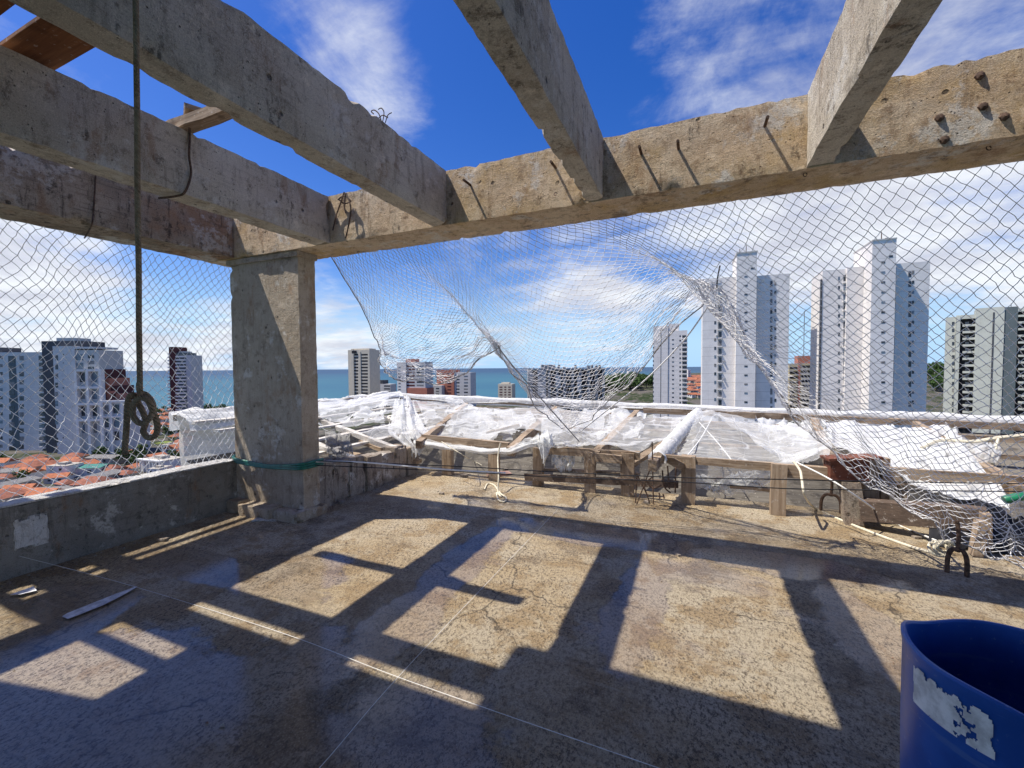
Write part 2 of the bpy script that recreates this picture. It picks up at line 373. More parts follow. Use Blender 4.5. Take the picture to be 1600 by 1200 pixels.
for (px, py, wd, sf, am) in ((150,500,9,7,.07),(190,405,8,5,-.06),(-100,470,16,12,.09),(330,540,5,5,.05),(110,452,5,3,.05),(545,520,4,3,.13),(560,70,6,6,.10),(640,180,4,4,.09),(520,30,4,4,.05),
        (1000,70,11,11,.06),(1330,60,12,11,.055),(1320,390,14,11,.115),(1600,330,14,10,.085),(930,495,5,4,.13),(860,390,8,7,.055),(1120,330,7,6,.05),
        (740,170,8,6,-.08),(590,445,5,4,-.10),(280,330,9,7,-.04),(900,550,5,3,-.14),(1060,555,5,3,-.18),(1262,530,3,3,-.22),(1466,530,3,3,-.22),(240,400,6,4,-.09),(40,365,5,4,.10),(720,430,6,4,-.02)):
    bias = wm('ADD', bias, wm('MULTIPLY', lobe(px, py, wd, sf), am))
c1 = wr(wm('ADD', cov, bias), .475, .715)
cl = wm('MULTIPLY', c1, .94)
hz = wr(dz, .0, .20, .90, 0.)      # pale air low over the sea
shade = wr(wnoise(1.9, 8, .6, (.4,6.,0)), .36, .64, .74, 1.04)
ccol = wn('ShaderNodeMix', data_type='RGBA', blend_type='MULTIPLY'); ccol.inputs[0].default_value = 1.
wset(ccol.inputs[6], (6.2,6.4,6.7)); cs = wn('ShaderNodeCombineXYZ', i_X=shade, i_Y=shade, i_Z=wm('POWER', shade, .75)); nt.links.new(cs.outputs[0], ccol.inputs[7])
mx = wn('ShaderNodeMix', data_type='RGBA'); wset(mx.inputs[0], cl); sk2 = wn('ShaderNodeMix', data_type='RGBA'); wset(sk2.inputs[0], hz); nt.links.new(hs.outputs[0], sk2.inputs[6]); wset(sk2.inputs[7], (3.0,4.9,7.4)); nt.links.new(sk2.outputs[2], mx.inputs[6]); nt.links.new(ccol.outputs[2], mx.inputs[7])
bg = wn('ShaderNodeBackground', i_Color=mx.outputs[2], i_Strength=.10); wo = wn('ShaderNodeOutputWorld'); nt.links.new(bg.outputs[0], wo.inputs[0])
scene.view_settings.view_transform = 'Standard'; scene.view_settings.look = 'None'; scene.view_settings.exposure = .60; scene.view_settings.gamma = 1.
scene.cycles.transparent_max_bounces = 14; scene.cycles.max_bounces = 6
# ------------------------------------------------------------------ the deck
AX0, AX1 = -5.17, -4.70            # left edge beam
BY0, BY1 = 3.25, 3.67              # front edge beam
ZS, ZT = 2.83, 3.29                # soffit, top
def deck():
    mb = MB(); x0, x1, y0, y1 = -5.05, 8., -6., 5.75; s = .12
    nx = int((x1-x0)/s); ny = int((y1-y0)/s); vs = []; fs = []
    for j in range(ny+1):
        for i in range(nx+1):
            x = x0+(x1-x0)*i/nx; y = y0+(y1-y0)*j/ny
            vs.append((x, y, .006*fbm((x*.8, y*.8, 0))))
    for j in range(ny):
        for i in range(nx):
            a = j*(nx+1)+i; fs.append((a, a+1, a+nx+2, a+nx+1))
    mb.add(vs, fs); mb.box(x0+.01, x1-.01, y0+.01, y1-.01, -38.5, -.03)
    tag(mb.build('floor', M['floor'], None, True), None, None, None, 'structure')
deck()
fr = empty('concrete_frame', (-4.3,3.4,0), 'weathered bare concrete roof frame, long beams meeting over a square column', 'concrete frame')
OFF = fr.location.copy()
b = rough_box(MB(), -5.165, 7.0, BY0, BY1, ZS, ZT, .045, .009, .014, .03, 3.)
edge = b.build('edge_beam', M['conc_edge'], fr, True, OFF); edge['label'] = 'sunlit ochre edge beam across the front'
b = rough_box(MB(), AX0, -4.93, -5.5, .97, ZS+.004, ZT+.001, .1, .012, .02, .03, 9.)  # narrower out of view, shaped to let a sun patch reach further
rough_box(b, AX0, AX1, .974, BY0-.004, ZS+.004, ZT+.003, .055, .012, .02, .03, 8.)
b.box(-5.85, AX0-.003, .6, 3.6, 3.2, 3.28)  # hidden ledge added to widen the beam's shadow on the floor
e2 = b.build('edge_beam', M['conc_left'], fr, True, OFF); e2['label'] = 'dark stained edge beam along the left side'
for k, (xa, xb) in enumerate(((-3.50,-3.30), (-2.12,-1.97), (-.76,-.63), (.63,.77), (2.0,2.14), (3.4,3.54))):
    b = rough_box(MB(), xa, xb, -2., BY0-.003, ZS+.002*(k+1), ZT-.01+.004*k, .04, .008, .012, .02, 11.+k*3)
    b.build('cross_beam', M['conc_cross'], fr, True, OFF)
# roof slabs out of view; upper one added, edges cut for floor shadows
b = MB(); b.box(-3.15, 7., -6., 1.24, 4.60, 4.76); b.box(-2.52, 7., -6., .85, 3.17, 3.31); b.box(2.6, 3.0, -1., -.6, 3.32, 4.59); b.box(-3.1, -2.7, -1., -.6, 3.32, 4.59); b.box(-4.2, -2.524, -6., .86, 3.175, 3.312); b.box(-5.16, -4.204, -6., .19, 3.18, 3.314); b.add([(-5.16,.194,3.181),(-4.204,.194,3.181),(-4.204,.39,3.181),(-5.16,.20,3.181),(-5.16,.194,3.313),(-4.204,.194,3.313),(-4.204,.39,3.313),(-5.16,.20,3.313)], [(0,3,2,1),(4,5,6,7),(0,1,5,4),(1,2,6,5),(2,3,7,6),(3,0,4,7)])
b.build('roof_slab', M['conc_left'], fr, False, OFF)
# column with cap strip and stepped footing
b = rough_box(MB(), -4.86, -3.80, 3.30, 3.52, .11, ZS-.055, .05, .007, .013, 0, 31.)
rough_box(b, -4.88, -3.78, 3.275, 3.54, ZS-.06, ZS-.004, .05, .006, .01, 0, 33.)
b.build('column', M['conc_col'], fr, True, OFF)
b = rough_box(MB(), -4.60, -4.12, 3.13, 3.60, -.01, .125, .04, .014, .03, .03, 41.)
rough_box(b, -4.84, -4.64, 3.16, 3.60, -.01, .14, .04, .014, .03, .03, 43.)
rough_box(b, -4.115, -3.76, 3.17, 3.58, -.01, .115, .04, .018, .04, .05, 44.)
b.build('footing', M['conc_col'], fr, True, OFF)
# steel stubs left sticking out of the front beam
for (px, py) in ((735,289),(868,262),(1002,240),(1195,197),(1060,232)):
    p = aty(px, py, BY0); b = MB().tube([p+Vector((0,.02,0)), p+Vector((0,-.12,-.004))], .010, 8)
    b.build('steel_bar', M['steel'], edge, True, OFF)
for (px, py) in ((1530,118),(1467,184),(1535,166),(1568,182),(1475,218)):
    p = aty(px, py, BY0); b = MB()
    b.tube([p+Vector((0,.02,0)), p+Vector((.003,-.008,-.003)), p+Vector((.005,-.015,.0))], [.028,.022,.010], 7)
    b.build('anchor_bolt', M['steel'], edge, True, OFF)
for px, py in ((1258,270),(1545,228),(868,300),(560,392)):
    p = atz(px, py, ZS); b = MB()
    b.tube([p+Vector((.010*math.cos(a), .006*math.sin(a), -.012+.014*math.sin(a))) for a in [i*.7 for i in range(9)]], .003, 5)
    b.build('eye_hook', M['steel'], edge, True, OFF)
# parapet
pw = empty('parapet_wall', (-4.95,1.,0), 'low grey concrete parapet on the left under the netting', 'wall'); o_ = pw.location.copy()
b = rough_box(MB(), -5.05, -4.85, -4., 3.40, -.02, .555, .06, .006, .012, .006, 51.)
b.build('wall', M['conc_wall'], pw, True, o_)
b = rough_box(MB(), -5.06, -4.845, -4., 3.28, .556, .572, .05, .004, .012, .004, 53.); b.build('sunlit_strip', M['conc_patch'], pw, True, o_)  # thin pale strip added as the parapet's bright sunlit top edge
b = rough_box(MB(), -4.87, -4.835, atx(20,830,-4.85).y, atx(76,830,-4.85).y, atx(46,856,-4.85).z, atx(46,806,-4.85).z, .022, .022, .035, 0, 61.)
b.build('repair_patch', M['conc_patch'], pw, True, o_)
# broken wall beyond the column
bw = empty('broken_wall', (-4.0,4.6,0), 'broken low rubble wall running on behind the column', 'wall'); o_ = bw.location.copy()
b = MB(); y = 3.53
hs_ = (.53,.50,.49,.46,.44,.46,.43)
for k in range(7):
    y2 = y+.29
    rough_box(b, -4.15+random.uniform(-.01,.01), -3.92+random.uniform(-.02,.02), y, y2-.012, -.02, hs_[k]+random.uniform(-.02,.02), .04, .014, .03, .05, 70.+k)
    y = y2
b.build('wall', M['conc_rubble'], bw, True, o_)
# boards lying on top of the beams, upper left
for k, (xa, xb, y0_, y1_, lab, sk) in enumerate(((-6.3,-2.03,1.15,1.36,'brown plywood board lying across the left beams, nearest the gap of sky',-.05), (-6.35,-2.03,.80,1.065,'brown plywood board lying across the left beams beside the picture corner',-.05), (-6.2,-4.15,.58,.68,'narrow brown batten lying on the left beam',0.))):
    b = MB(); b.add([(xa,y0_,3.325+.001*k),(xb,y0_+sk,3.325+.001*k),(xb,y1_+sk,3.325+.001*k),(xa,y1_,3.325+.001*k),(xa,y0_,3.345),(xb,y0_+sk,3.345),(xb,y1_+sk,3.345),(xa,y1_,3.345)], [(0,3,2,1),(4,5,6,7),(0,1,5,4),(1,2,6,5),(2,3,7,6),(3,0,4,7)])
    tag(b.build('plywood_board', M['ply']), lab, 'board')
b = MB().bar((-6.05,.55,3.37), (-6.05,3.5,3.37), .07, .045)
tag(b.build('shadow_batten', M['wood_y']), 'unseen batten added outside the left beam for its strip of shadow', 'batten')  # out of view; added to cast the thin dark strip beside the parapet
b = MB().bar((-4.6,2.03,3.335), (-2.68,1.97,3.335), .10, .075, jit=.008)
b.bar((-3.36,2.05,3.38), (-3.22,1.98,3.42), .12, .03, jit=.006)
tag(b.build('timber_plank', M['wood_x']), 'broken weathered plank bridging two concrete beams against the sky', 'plank')
# ------------------------------------------------------------------ wires, hanging rope
def rope(name, pts, rad, mat, label, cat, n=8, sm=8, seg=None):
    b = MB().tube(catmull(pts, sm), rad, n); return tag(b.build(name, mat, None, True), label, cat)
xr = -3.29
rope('tie_wire', [(xr,1.98,3.33),(xr,1.98,3.24),(xr+.01,1.965,3.1),(xr+.006,1.975,2.98),(xr+.008,1.93,2.84),(xr-.06,1.91,2.815),(xr-.2,1.88,2.812)], .008, M['steel'], 'dark wire hanging down the beam from the broken plank', 'wire', 6)
rope('tie_wire', [atx(150,268,AX1+.012),atx(148,300,AX1+.02),atx(146,332,AX1+.012),atx(143,352,AX1+.008),atz(132,372,ZS-.006)], .006, M['steel'], 'thin dark wire looped under the stained left edge beam', 'wire', 6)
b = MB()
for pts in ([(538,300),(532,318),(526,335),(520,360)], [(540,302),(538,322),(540,333)], [(541,302),(548,325),(545,350),(540,372)], [(528,312),(538,306),(548,314),(538,318),(530,312)]):
    b.tube(catmull([aty(px, py, BY0-.02-.03*random.random()) for px, py in pts], 5), .007, 5)
tag(b.build('wire_bundle', M['steel'], None, True), 'tangled rusty wire bundle tied on the front beam beside its corner', 'wire')
b = MB()
for pts in ([(596,190),(592,178),(585,172),(580,174),(584,178)], [(598,190),(600,176),(596,169),(591,171)], [(602,192),(606,180),(612,176)], [(590,186),(598,180),(606,184)]):
    b.tube(catmull([aty(px, py, 2.45) for px, py in pts], 4), .004, 4)
tag(b.build('wire_bundle', M['steel'], None, True), 'small wisp of bent wire on top of the long left cross beam', 'wire')
rd = 1.55
def rp(px, py, dd=0.): return atd(px, py, rd+dd)
top = rp(212,0); top2 = Vector((top.x, top.y, 3.17))
b = MB()
b.tube(catmull([top2, top, rp(213.5,120,.004), rp(214.5,200), rp(215,310,-.005), rp(216.8,420), rp(217,500,.004), rp(218,560), rp(219,625,.01)], 10), .0088, 10)
main = [rp(218,598,.015), rp(219,612,.02), rp(230,618,.03), rp(239,632,.02), rp(236,650,-.02), rp(222,662,-.035), rp(209,652,-.03), rp(208,634,-.02), rp(218,622,-.03), rp(231,626,-.035), rp(240,645,-.01), rp(246,665,.01), rp(243,680,.012), rp(232,684,.01), rp(224,674,.012), rp(228,660,.03), rp(224,645,.035), rp(216,630,.03), rp(209,618,.01), rp(203,619,.0), rp(199,634), rp(198,660), rp(196,690), rp(195,704)]
b.tube(catmull(main, 8), .0098, 10)
for (dx, dy) in ((-4,8),(0,9),(4,8),(6,6)): b.tube([rp(195,702), rp(195+dx,702+dy)], .004, 5)
tag(b.build('knotted_rope', M['rope_tan'], None, True), 'thick brown rope hanging from above, knotted at its lower end', 'rope')
# green hose coiled round the column
b = MB()
x0, x1, y0, y1 = -4.885, -3.785, 3.275, 3.54
for k in range(3):
    dz = k*.016; pts = []
    for (x, y) in ((x0,y1),(x0-.02,y0+.1),(x0+.06,y0-.012*k),(x0+.3,y0-.01),(-4.3,y0-.015),(x1-.3,y0-.01),(x1-.02,y0-.005),(x1+.02,y0+.12),(x1+.01,y1)):
        pts.append((x, y, .555+dz-.05*math.sin(math.pi*(x-x0)/(x1-x0))*(.5+.25*k)+.01*k))
    b.tube(catmull(pts, 6), .014, 8)
tag(b.build('green_hose', M['hose'], None, True), 'dark green hose wrapped round the foot of the concrete column', 'hose')
# lines across the deck
rope('white_line', [(-3.79,3.42,.60),aty(560,722,3.62),aty(700,734,3.85),aty(790,739,4.05)], .008, M['string'], 'pale rope stretched from the column across the deck', 'rope', 6)
rope('black_cable', [(-3.79,3.42,.61),aty(700,728,4.0),aty(860,737,4.25),aty(1060,746,4.45),aty(1220,749,4.55),aty(1400,753,4.6),aty(1700,757,4.65)], .0052, M['black'], 'upper of the two black cables strung across the deck', 'cable', 6)
rope('black_cable', [(-3.79,3.40,.57),aty(700,736,4.05),aty(860,745,4.3),aty(1060,753,4.5),aty(1220,763,4.6),aty(1400,766,4.65),aty(1700,769,4.7)], .0052, M['black'], 'lower of the two black cables strung across the deck', 'cable', 6)
def on(px, py, z=.012): return atz(px, py, z)
rope('pale_rope', [aty(782,692,5.25),aty(778,715,5.2),aty(779,745,5.0),on(778,768,.03),on(783,776),on(776,770,.02),on(779,781),on(788,784),on(791,778),on(782,771,.025),on(772,758),on(762,756),on(757,765)], .010, M['rope_pale'], 'pale rope dangling from the white cloth to a loop on the floor', 'rope')
rope('pale_rope', [aty(1240,721,5.2),aty(1250,735,5.1),aty(1253,750,5.0),aty(1258,775,4.95),on(1275,795),on(1320,815),on(1370,835),on(1420,853),on(1450,862,.05),on(1470,868,.09),aty(1487,860,4.4),aty(1492,856,4.36)], .012, M['rope_pale'], 'pale yellowish rope curving over the floor to the rusty hook', 'rope')
rope('pale_rope', [aty(1244,722,5.2),aty(1290,745,5.0),aty(1330,770,4.9),on(1400,818,.02),on(1440,835,.03),on(1470,848,.08),aty(1490,858,4.37)], .008, M['string'], 'thin white rope running slanted from the railing to the rusty hook', 'rope')
b = MB()
c = aty(1472,858,4.4)
for k in range(3): b.tube(catmull([c+Vector((.06*math.cos(a)+.02*k-.02, .03*math.sin(a+k), .045*math.sin(a)+.012*k)) for a in [i*.8 for i in range(9)]], 4), .012, 7)
tag(b.build('rope_knot', M['rope_pale'], None, True), 'yellowish rope knot tied at the rusty hook', 'knot')
rope('mason_line', [(-4.84,1.55,.16),(-3.9,1.78,.012),(-2.29,1.80,.011),(-1.32,1.76,.011),(.2,1.74,.011)], .0013, M['string'], 'thin white string stretched across the floor from the parapet patch', 'string', 5)
rope('mason_line', [(-1.4,4.6,.012),(-1.4,1.98,.011),(-1.365,1.2,.011),(-1.36,.4,.011)], .0013, M['string'], 'thin white string stretched over the floor towards the front edge', 'string', 5)
rope('thin_line', [aty(690,690,5.2),aty(725,712,5.1),on(740,720),on(753,727)], .006, M['rope_pale'], 'short pale line slanting down from the railing at its left end', 'rope', 6)
# rusty hooks in the deck
def hook(p, wd, ht, label, ax=(1,0,0), up=.3):
    ax = Vector(ax); p = Vector(p); b = MB()
    pts = [p-ax*wd/2+Vector((0,0,-.02)), p-ax*wd*.48+Vector((0,0,ht*.6)), p-ax*wd*.3+Vector((0,0,ht*.95)), p+Vector((0,0,ht)), p+ax*wd*.3+Vector((0,0,ht*.95)), p+ax*wd*.48+Vector((0,0,ht*.6)), p+ax*wd/2+Vector((0,0,-.02))]
    b.tube(catmull(pts, 5), .016, 8)
    if up: b.tube([p+Vector((0,0,ht*.9)), p+Vector((.01,.01,ht+up*.5)), p+Vector((.0,.02,ht+up))], .014, 7)
    return tag(b.build('rebar_hook', M['steel'], None, True), label, 'hook')
hook(on(1298,800,0), .17, .19, 'rusty rebar hook in the deck below the red-brown timber end', (1,-.25,0), .22)
hook(on(1495,897,0), .10, .19, 'dark rusty hook in the deck where the pale ropes are tied', (1,-.35,0), .22)
hook(on(1125,765,0), .12, .15, 'small rusty rebar loop beside the split front post', (1,.2,0), 0)
hook(on(1290,752,0), .10, .14, 'small rusty rebar loop behind the railing near the curving rope', (1,.2,0), .1)
b = MB()
for pts in ([(995,740),(993,786)], [(995,740),(1012,775)], [(1015,735),(995,788)], [(1019,690),(1021,788)], [(1006,758),(1015,785)]):
    b.tube([aty(px, py, 5.0) for px, py in pts], .007, 5)
for pts in ([(1021,745),(1012,752),(1020,763),(1034,758)], [(1035,735),(1038,760),(1048,770)], [(1043,728),(1046,764)], [(1056,730),(1055,770)], [(1030,770),(1031,779)], [(1036,772),(1038,779)]):
    b.tube(catmull([aty(px, py, 5.15) for px, py in pts], 4), .009, 5)
tag(b.build('wire_stirrups', M['steel'], None, True), 'cluster of bent rusty reinforcement wires below the wrapped timber', 'rebar')
# ------------------------------------------------------------------ railing along the front edge
rl = empty('timber_railing', (0.,5.45,0), 'weathered timber railing of short posts and planks along the deck edge', 'railing'); ro = rl.location.copy()
YR = 5.42
def post(px0, px1, pyt, pyb, Y, mat='wood_z', dep=.09):
    a = aty(px0, pyt, Y); c_ = aty(px1, pyt, Y); z0 = aty((px0+px1)/2, pyb, Y).z
    b = MB(); cx = (a.x+c_.x)/2; wd = c_.x-a.x
    b.bar((cx, Y+dep/2, min(0,z0) if z0 > -.1 else 0), (cx, Y+dep/2, a.z), wd, dep, up=(0,1,0), jit=.006)
    return b.build('post', M[mat], rl, False, ro)
for (a, c_, t, bt, Y) in ((763,777,700,733,5.5),(832,846,700,742,5.42),(913,929,706,752,5.40),(970,990,708,738,5.40),(1065,1087,712,766,5.36),(1206,1230,725,784,5.30),(1404,1420,735,790,5.42),(690,704,690,726,5.5)):
    post(a, c_, t, bt, Y)
def rail(pts, w_, h_, mat='wood_x', name='rail'):
    b = MB()
    for p, q in zip(pts[:-1], pts[1:]): b.bar(p, q, w_, h_, jit=.005)
    return b.build(name, M[mat], rl, False, ro)
rail([aty(660,684,5.52), aty(795,697,5.50)], .06, .10)
rail([aty(852,703,5.46), aty(1000,712,5.46)], .05, .10)
rail([aty(930,714,5.40), aty(972,718,5.40)], .05, .10)
rail([aty(1040,716,5.42), aty(1208,729,5.38)], .05, .085)
rail([aty(1228,735,5.38), aty(1300,741,5.36)], .05, .14)
rail([aty(1378,742,5.42), aty(1640,762,5.42)], .05, .17)
rail([aty(836,733,5.52), aty(1000,741,5.50)], .06, .045)
rail([aty(820,745,5.40), aty(1060,757,5.40)], .03, .09, 'wood_dark')
rail([aty(1140,760,5.45), aty(1206,766,5.45)], .04, .03)
b = MB().bar(aty(1040,712,5.30), aty(1080,716,5.30), .06, .03); b.bar(aty(1042,716,5.34), aty(1066,730,5.34), .05, .09, jit=.004)
b.build('bracket', M['wood_x'], rl, False, ro)
tag(MB().bar(atz(762,742,.02), atz(797,739,.02), .18, .03).build('pink_board', M['pink']), 'small pinkish board lying on the floor under the pale rope', 'board')
# red brown timber end on its post
tb = empty('timber_support', aty(1350,800,5.5)*1., 'red brown box timber resting on a post at the railing', 'timber'); to = tb.location.copy()
b = MB().bar(aty(1292,731,5.35), aty(1352,733,5.4), .16, .22); b.bar(aty(1288,716,5.33), aty(1372,713,5.42), .2, .025); b.build('box_timber', M['wood_red'], tb, False, to)
p = aty(1360,712,5.45); b = MB().bar((p.x,5.47,0), (p.x,5.47,p.z), .14, .12, up=(0,1,0), jit=.006); b.bar((p.x+.13,5.5,0), (p.x+.13,5.5,p.z-.02), .07, .1, up=(0,1,0), jit=.005)
b.build('post', M['wood_z'], tb, False, to)
p = aty(1333,760,5.3); b = MB().bar((p.x,5.3,0), (p.x-.02,5.32,.42), .16, .14, up=(0,1,0), jit=.012); b.build('stub', M['conc_rubble'], tb, False, to)
# dark beam, tarp heap and bits at the right
tag(MB().bar(aty(1345,796,5.25), aty(1545,812,4.95), .12, .2, jit=.008).build('dark_timber', M['wood_dark']), 'long dark timber lying low along the right deck edge', 'timber')
b = MB(); vs = []; fs = []
n1, n2_ = 30, 12
for j in range(n2_+1):
    for i in range(n1+1):
        u = i/n1; v = j/n2_; p = aty(1452+190*u, 812, 4.9+.75*v)
        hgt = (.30+.16*fbm((u*4,v*4,2)))*math.sin(math.pi*min(1,max(0,v)))**.5*(.6+.4*math.sin(math.pi*min(1,u*1.3+.1)))+.06*fbm((u*14,v*9,5))
        vs.append((p.x, 4.9+.75*v, max(.005, hgt)))
for j in range(n2_):
    for i in range(n1): a = j*(n1+1)+i; fs.append((a,a+1,a+n1+2,a+n1+1))
tag(b.add(vs, fs).build('tarp_heap', M['tarp'], None, True), 'crumpled black plastic sheet heaped on the right deck edge', 'tarpaulin')
p = atz(1525,868,0)
b = MB().bar((p.x,p.y,0), (p.x+.03,p.y,.30), .06, .07, up=(0,1,0), jit=.008); b.bar((p.x+.11,p.y+.1,0), (p.x+.10,p.y+.1,.34), .05, .07, up=(0,1,0), jit=.008)
tag(b.build('timber_post', M['wood_z']), 'short weathered timber stub standing on the deck under the right net', 'post')
p = aty(1594,776,5.0); b = MB().lathe([(0,-.11),(.032,-.11),(.035,-.1),(.035,.03),(.013,.075),(.012,.1),(0,.1)], 14)
o = b.build('plastic_bottle', M['glassgreen'], None, True); o.location = p; o.rotation_euler = (.3,1.2,.4); tag(o, 'green plastic bottle lying on the black heap at the right', 'bottle')
# litter on the floor
b = MB(); c = on(36,926,.014); b.add([c+Vector((-.05,-.05,0)), c+Vector((.05,-.03,.012)), c+Vector((.06,.05,.004)), c+Vector((-.02,.06,.014))], [(0,1,2,3)])
tag(b.build('paper_scrap', M['paper']), 'small white paper scrap on the floor near the parapet', 'paper')
b = MB(); a0 = [(97,963),(105,958),(140,944),(180,928),(213,916)]; a1 = [(106,967),(125,960),(160,946),(190,931),(214,917)]
vs = [on(x,y,.013) for x,y in a0]+[on(x,y,.013) for x,y in a1]; b.add(vs, [(i,i+5,i+6,i+1) for i in range(4)])
tag(b.build('plaster_streak', M['plaster_dribble']), 'long pale plaster splash dried on the floor at the left', 'splash')
b = rough_box(MB(), 0,.26,0,.16,0,.012,.04,.003,.01,0,91.)
o = b.build('flat_slab', M['conc_patch']); o.location = on(393,815,.005); o.rotation_euler = (0,0,.4); tag(o, 'flat grey slab fragment lying in front of the column footing', 'slab piece')
for k, (px, py, s) in enumerate(((725,745,.05),(790,735,.04),(1060,868,.02),(690,772,.03),(560,770,.06),(535,786,.05),(1432,841,.03),(1010,786,.04),(100,870,.05),(255,845,.04))):
    b = rough_box(MB(), -s,s,-s*.7,s*.7,-.01,s*.7,s*.5,s*.25,s*.4,0,100.+k)
    o = b.build('rubble_chip', M['conc_rubble']); o.location = on(px,py,0); o.rotation_euler = (0,0,k*1.1)
    tag(o, 'small grey chip of broken concrete lying on the floor', 'rubble', 'concrete chips on the deck')
b = MB(); rg = random.Random(5)
for k in range(900):
    t_ = rg.random()
    if t_ < .35: x = -4.84+abs(rg.gauss(0,.16)); y = rg.uniform(1.,3.2)
    elif t_ < .6: x = -3.9+abs(rg.gauss(0,.14)); y = rg.uniform(3.55,5.4)
    elif t_ < .8: x = rg.uniform(-3.6,2.6); y = 5.3-abs(rg.gauss(0,.22))
    else: x = rg.uniform(-4.5,1.6); y = rg.uniform(1.,5.2)
    z_ = rg.uniform(.003,.011)*(1.6 if rg.random() < .08 else 1.); vs = [Vector((x,y,0))+Vector((a*z_*rg.uniform(.6,1.3), b_*z_*rg.uniform(.6,1.3), .003+max(0,c_)*z_*.8)) for a, b_, c_ in ((1,0,0),(-.5,.9,0),(-.5,-.9,0),(.1,.1,1))]
    b.add(vs, [(0,1,3),(1,2,3),(2,0,3)])
tag(b.build('grit', M['conc_rubble']), None, None, None, 'stuff')
# ------------------------------------------------------------------ blue barrel
bc = Vector((.935,1.75,0)); br = .295; BH = .70
bl = empty('blue_barrel', bc, 'blue plastic barrel cut open, torn white sticker on its side', 'barrel')
prof = [(.0,.0),(br-.03,0),(br-.008,.02),(br+.012,.05),(br+.018,.075),(br+.008,.11),(br-.006,.14),(br-.006,.2),(br-.002,.4),(br-.001,BH-.03),(br+.003,BH-.022),(br+.004,BH-.006),(br,BH),(br-.007,BH),(br-.011,BH-.006),(br-.012,.4),(br-.02,.05),(0,.03)]
b = MB(); n = 96; vs = []
for (r_, z_) in prof:
    for i in range(n):
        a = 2*math.pi*i/n
        k = z_/BH
        dz = (.024*math.sin(2*a+1.2)+.008*math.sin(5*a))*k**3; ov = 1+.035*math.cos(2*(a-.6))*k
        vs.append((r_*ov*math.cos(a), r_*ov*math.sin(a), z_+dz))
b.add(vs, [(k*n+i, k*n+(i+1)%n, (k+1)*n+(i+1)%n, (k+1)*n+i) for k in range(len(prof)-1) for i in range(n)])
b.build('barrel_shell', M['barrel'], bl, True)
a_c = math.atan2(-bc.y, -bc.x)
b = MB(); vs = []; fs = []; nu, nv = 90, 26
def brad(a, z_): return (br+.0025)*(1+.035*math.cos(2*(a-.6))*(z_/BH))
for j in range(nv+1):
    for i in range(nu+1):
        u = i/nu; v = j/nv; a = a_c-.90+.70*u; z_ = BH-.150+.118*v
        vs.append((brad(a,z_)*math.cos(a), brad(a,z_)*math.sin(a), z_))
for j in range(nv):
    for i in range(nu):
        u = (i+.5)/nu; v = (j+.5)/nv
        e = fbm((u*9,v*3,3.3),4)*.45; ed = min(u*9, (1-u)*9, v*3+.35, (1-v)*2.2)
        if ed+e > .12 and not (.60 < u < .84 and fbm((u*11,v*5,8.),3) > .16):
            q = j*(nu+1)+i; fs.append((q,q+1,q+nu+2,q+nu+1))
b.add(vs, fs).build('sticker', M['label'], bl, True)
# ------------------------------------------------------------------ nets
def strand_tube(mb, a, b_, sag, rad):
    m_ = a.lerp(b_, .5)+Vector((random.uniform(-1,1)*sag, random.uniform(-1,1)*sag, random.uniform(-1,.3)*sag))
    mb.tube([a, m_, b_], rad, 3, False)
def build_net(name, surf, nu, nv, rad, label, borders, skip=None, knot=1.9):
    t = empty(name, surf(.5, 0.), label, 'safety net'); off = t.location.copy()
    P = {}
    for j in range(nv+1):
        for i in range(nu+1):
            P[(i,j)] = surf((i+(.5 if j % 2 else 0.))/(nu+.5), j/nv)
    mb = MB()
    for j in range(nv):
        for i in range(nu+1):
            a = P[(i,j)]
            for di in ((0,1) if j % 2 else (-1,0)):
                q = (i+di, j+1)
                if q not in P: continue
                if skip and skip((i+.5*di)/nu, (j+.5)/nv): continue
                b_ = P[q]
                if (a-b_).length < .004: continue
                strand_tube(mb, a, b_, (a-b_).length*.10, rad)
    for (i,j), p in P.items():
        if skip and skip(i/nu, j/nv): continue
        r_ = rad*knot
        mb.add([p+Vector((r_,0,0)),p+Vector((-r_,0,0)),p+Vector((0,r_,0)),p+Vector((0,-r_,0)),p+Vector((0,0,r_)),p+Vector((0,0,-r_))],
            [(0,2,4),(2,1,4),(1,3,4),(3,0,4),(2,0,5),(1,2,5),(3,1,5),(0,3,5)])
    mb.build('mesh', M['net'], t, False, off)
    for pts, r_, mat in borders:
        MB().tube(pts, r_, 6).build('border_rope', M[mat], t, True, off)
    return t
# left opening
def left_surf(u, v):
    y = -.6+u*4.2
    top = Vector((-5.14,y,ZS+.01)); bot = Vector((-5.09,y,.50))
    p = top.lerp(bot, v)
    bl_ = math.sin(math.pi*v)*(.10+.05*math.sin(u*9)); p.x -= bl_
    p.y += .06*fbm((u*6,v*4,1.))+.035*math.sin(v*7+u*11); p.z += .06*fbm((u*7,v*4,4.))-.08*v*(1-v)*math.sin(u*5)
    return p
build_net('safety_net', left_surf, 52, 44, .0026, 'taut diamond netting filling the left opening above the parapet',
    [([left_surf(i/40, 1.) for i in range(41)], .008, 'net'), ([left_surf(1., i/30)+Vector((.0,.0,0)) for i in range(31)], .006, 'black')])
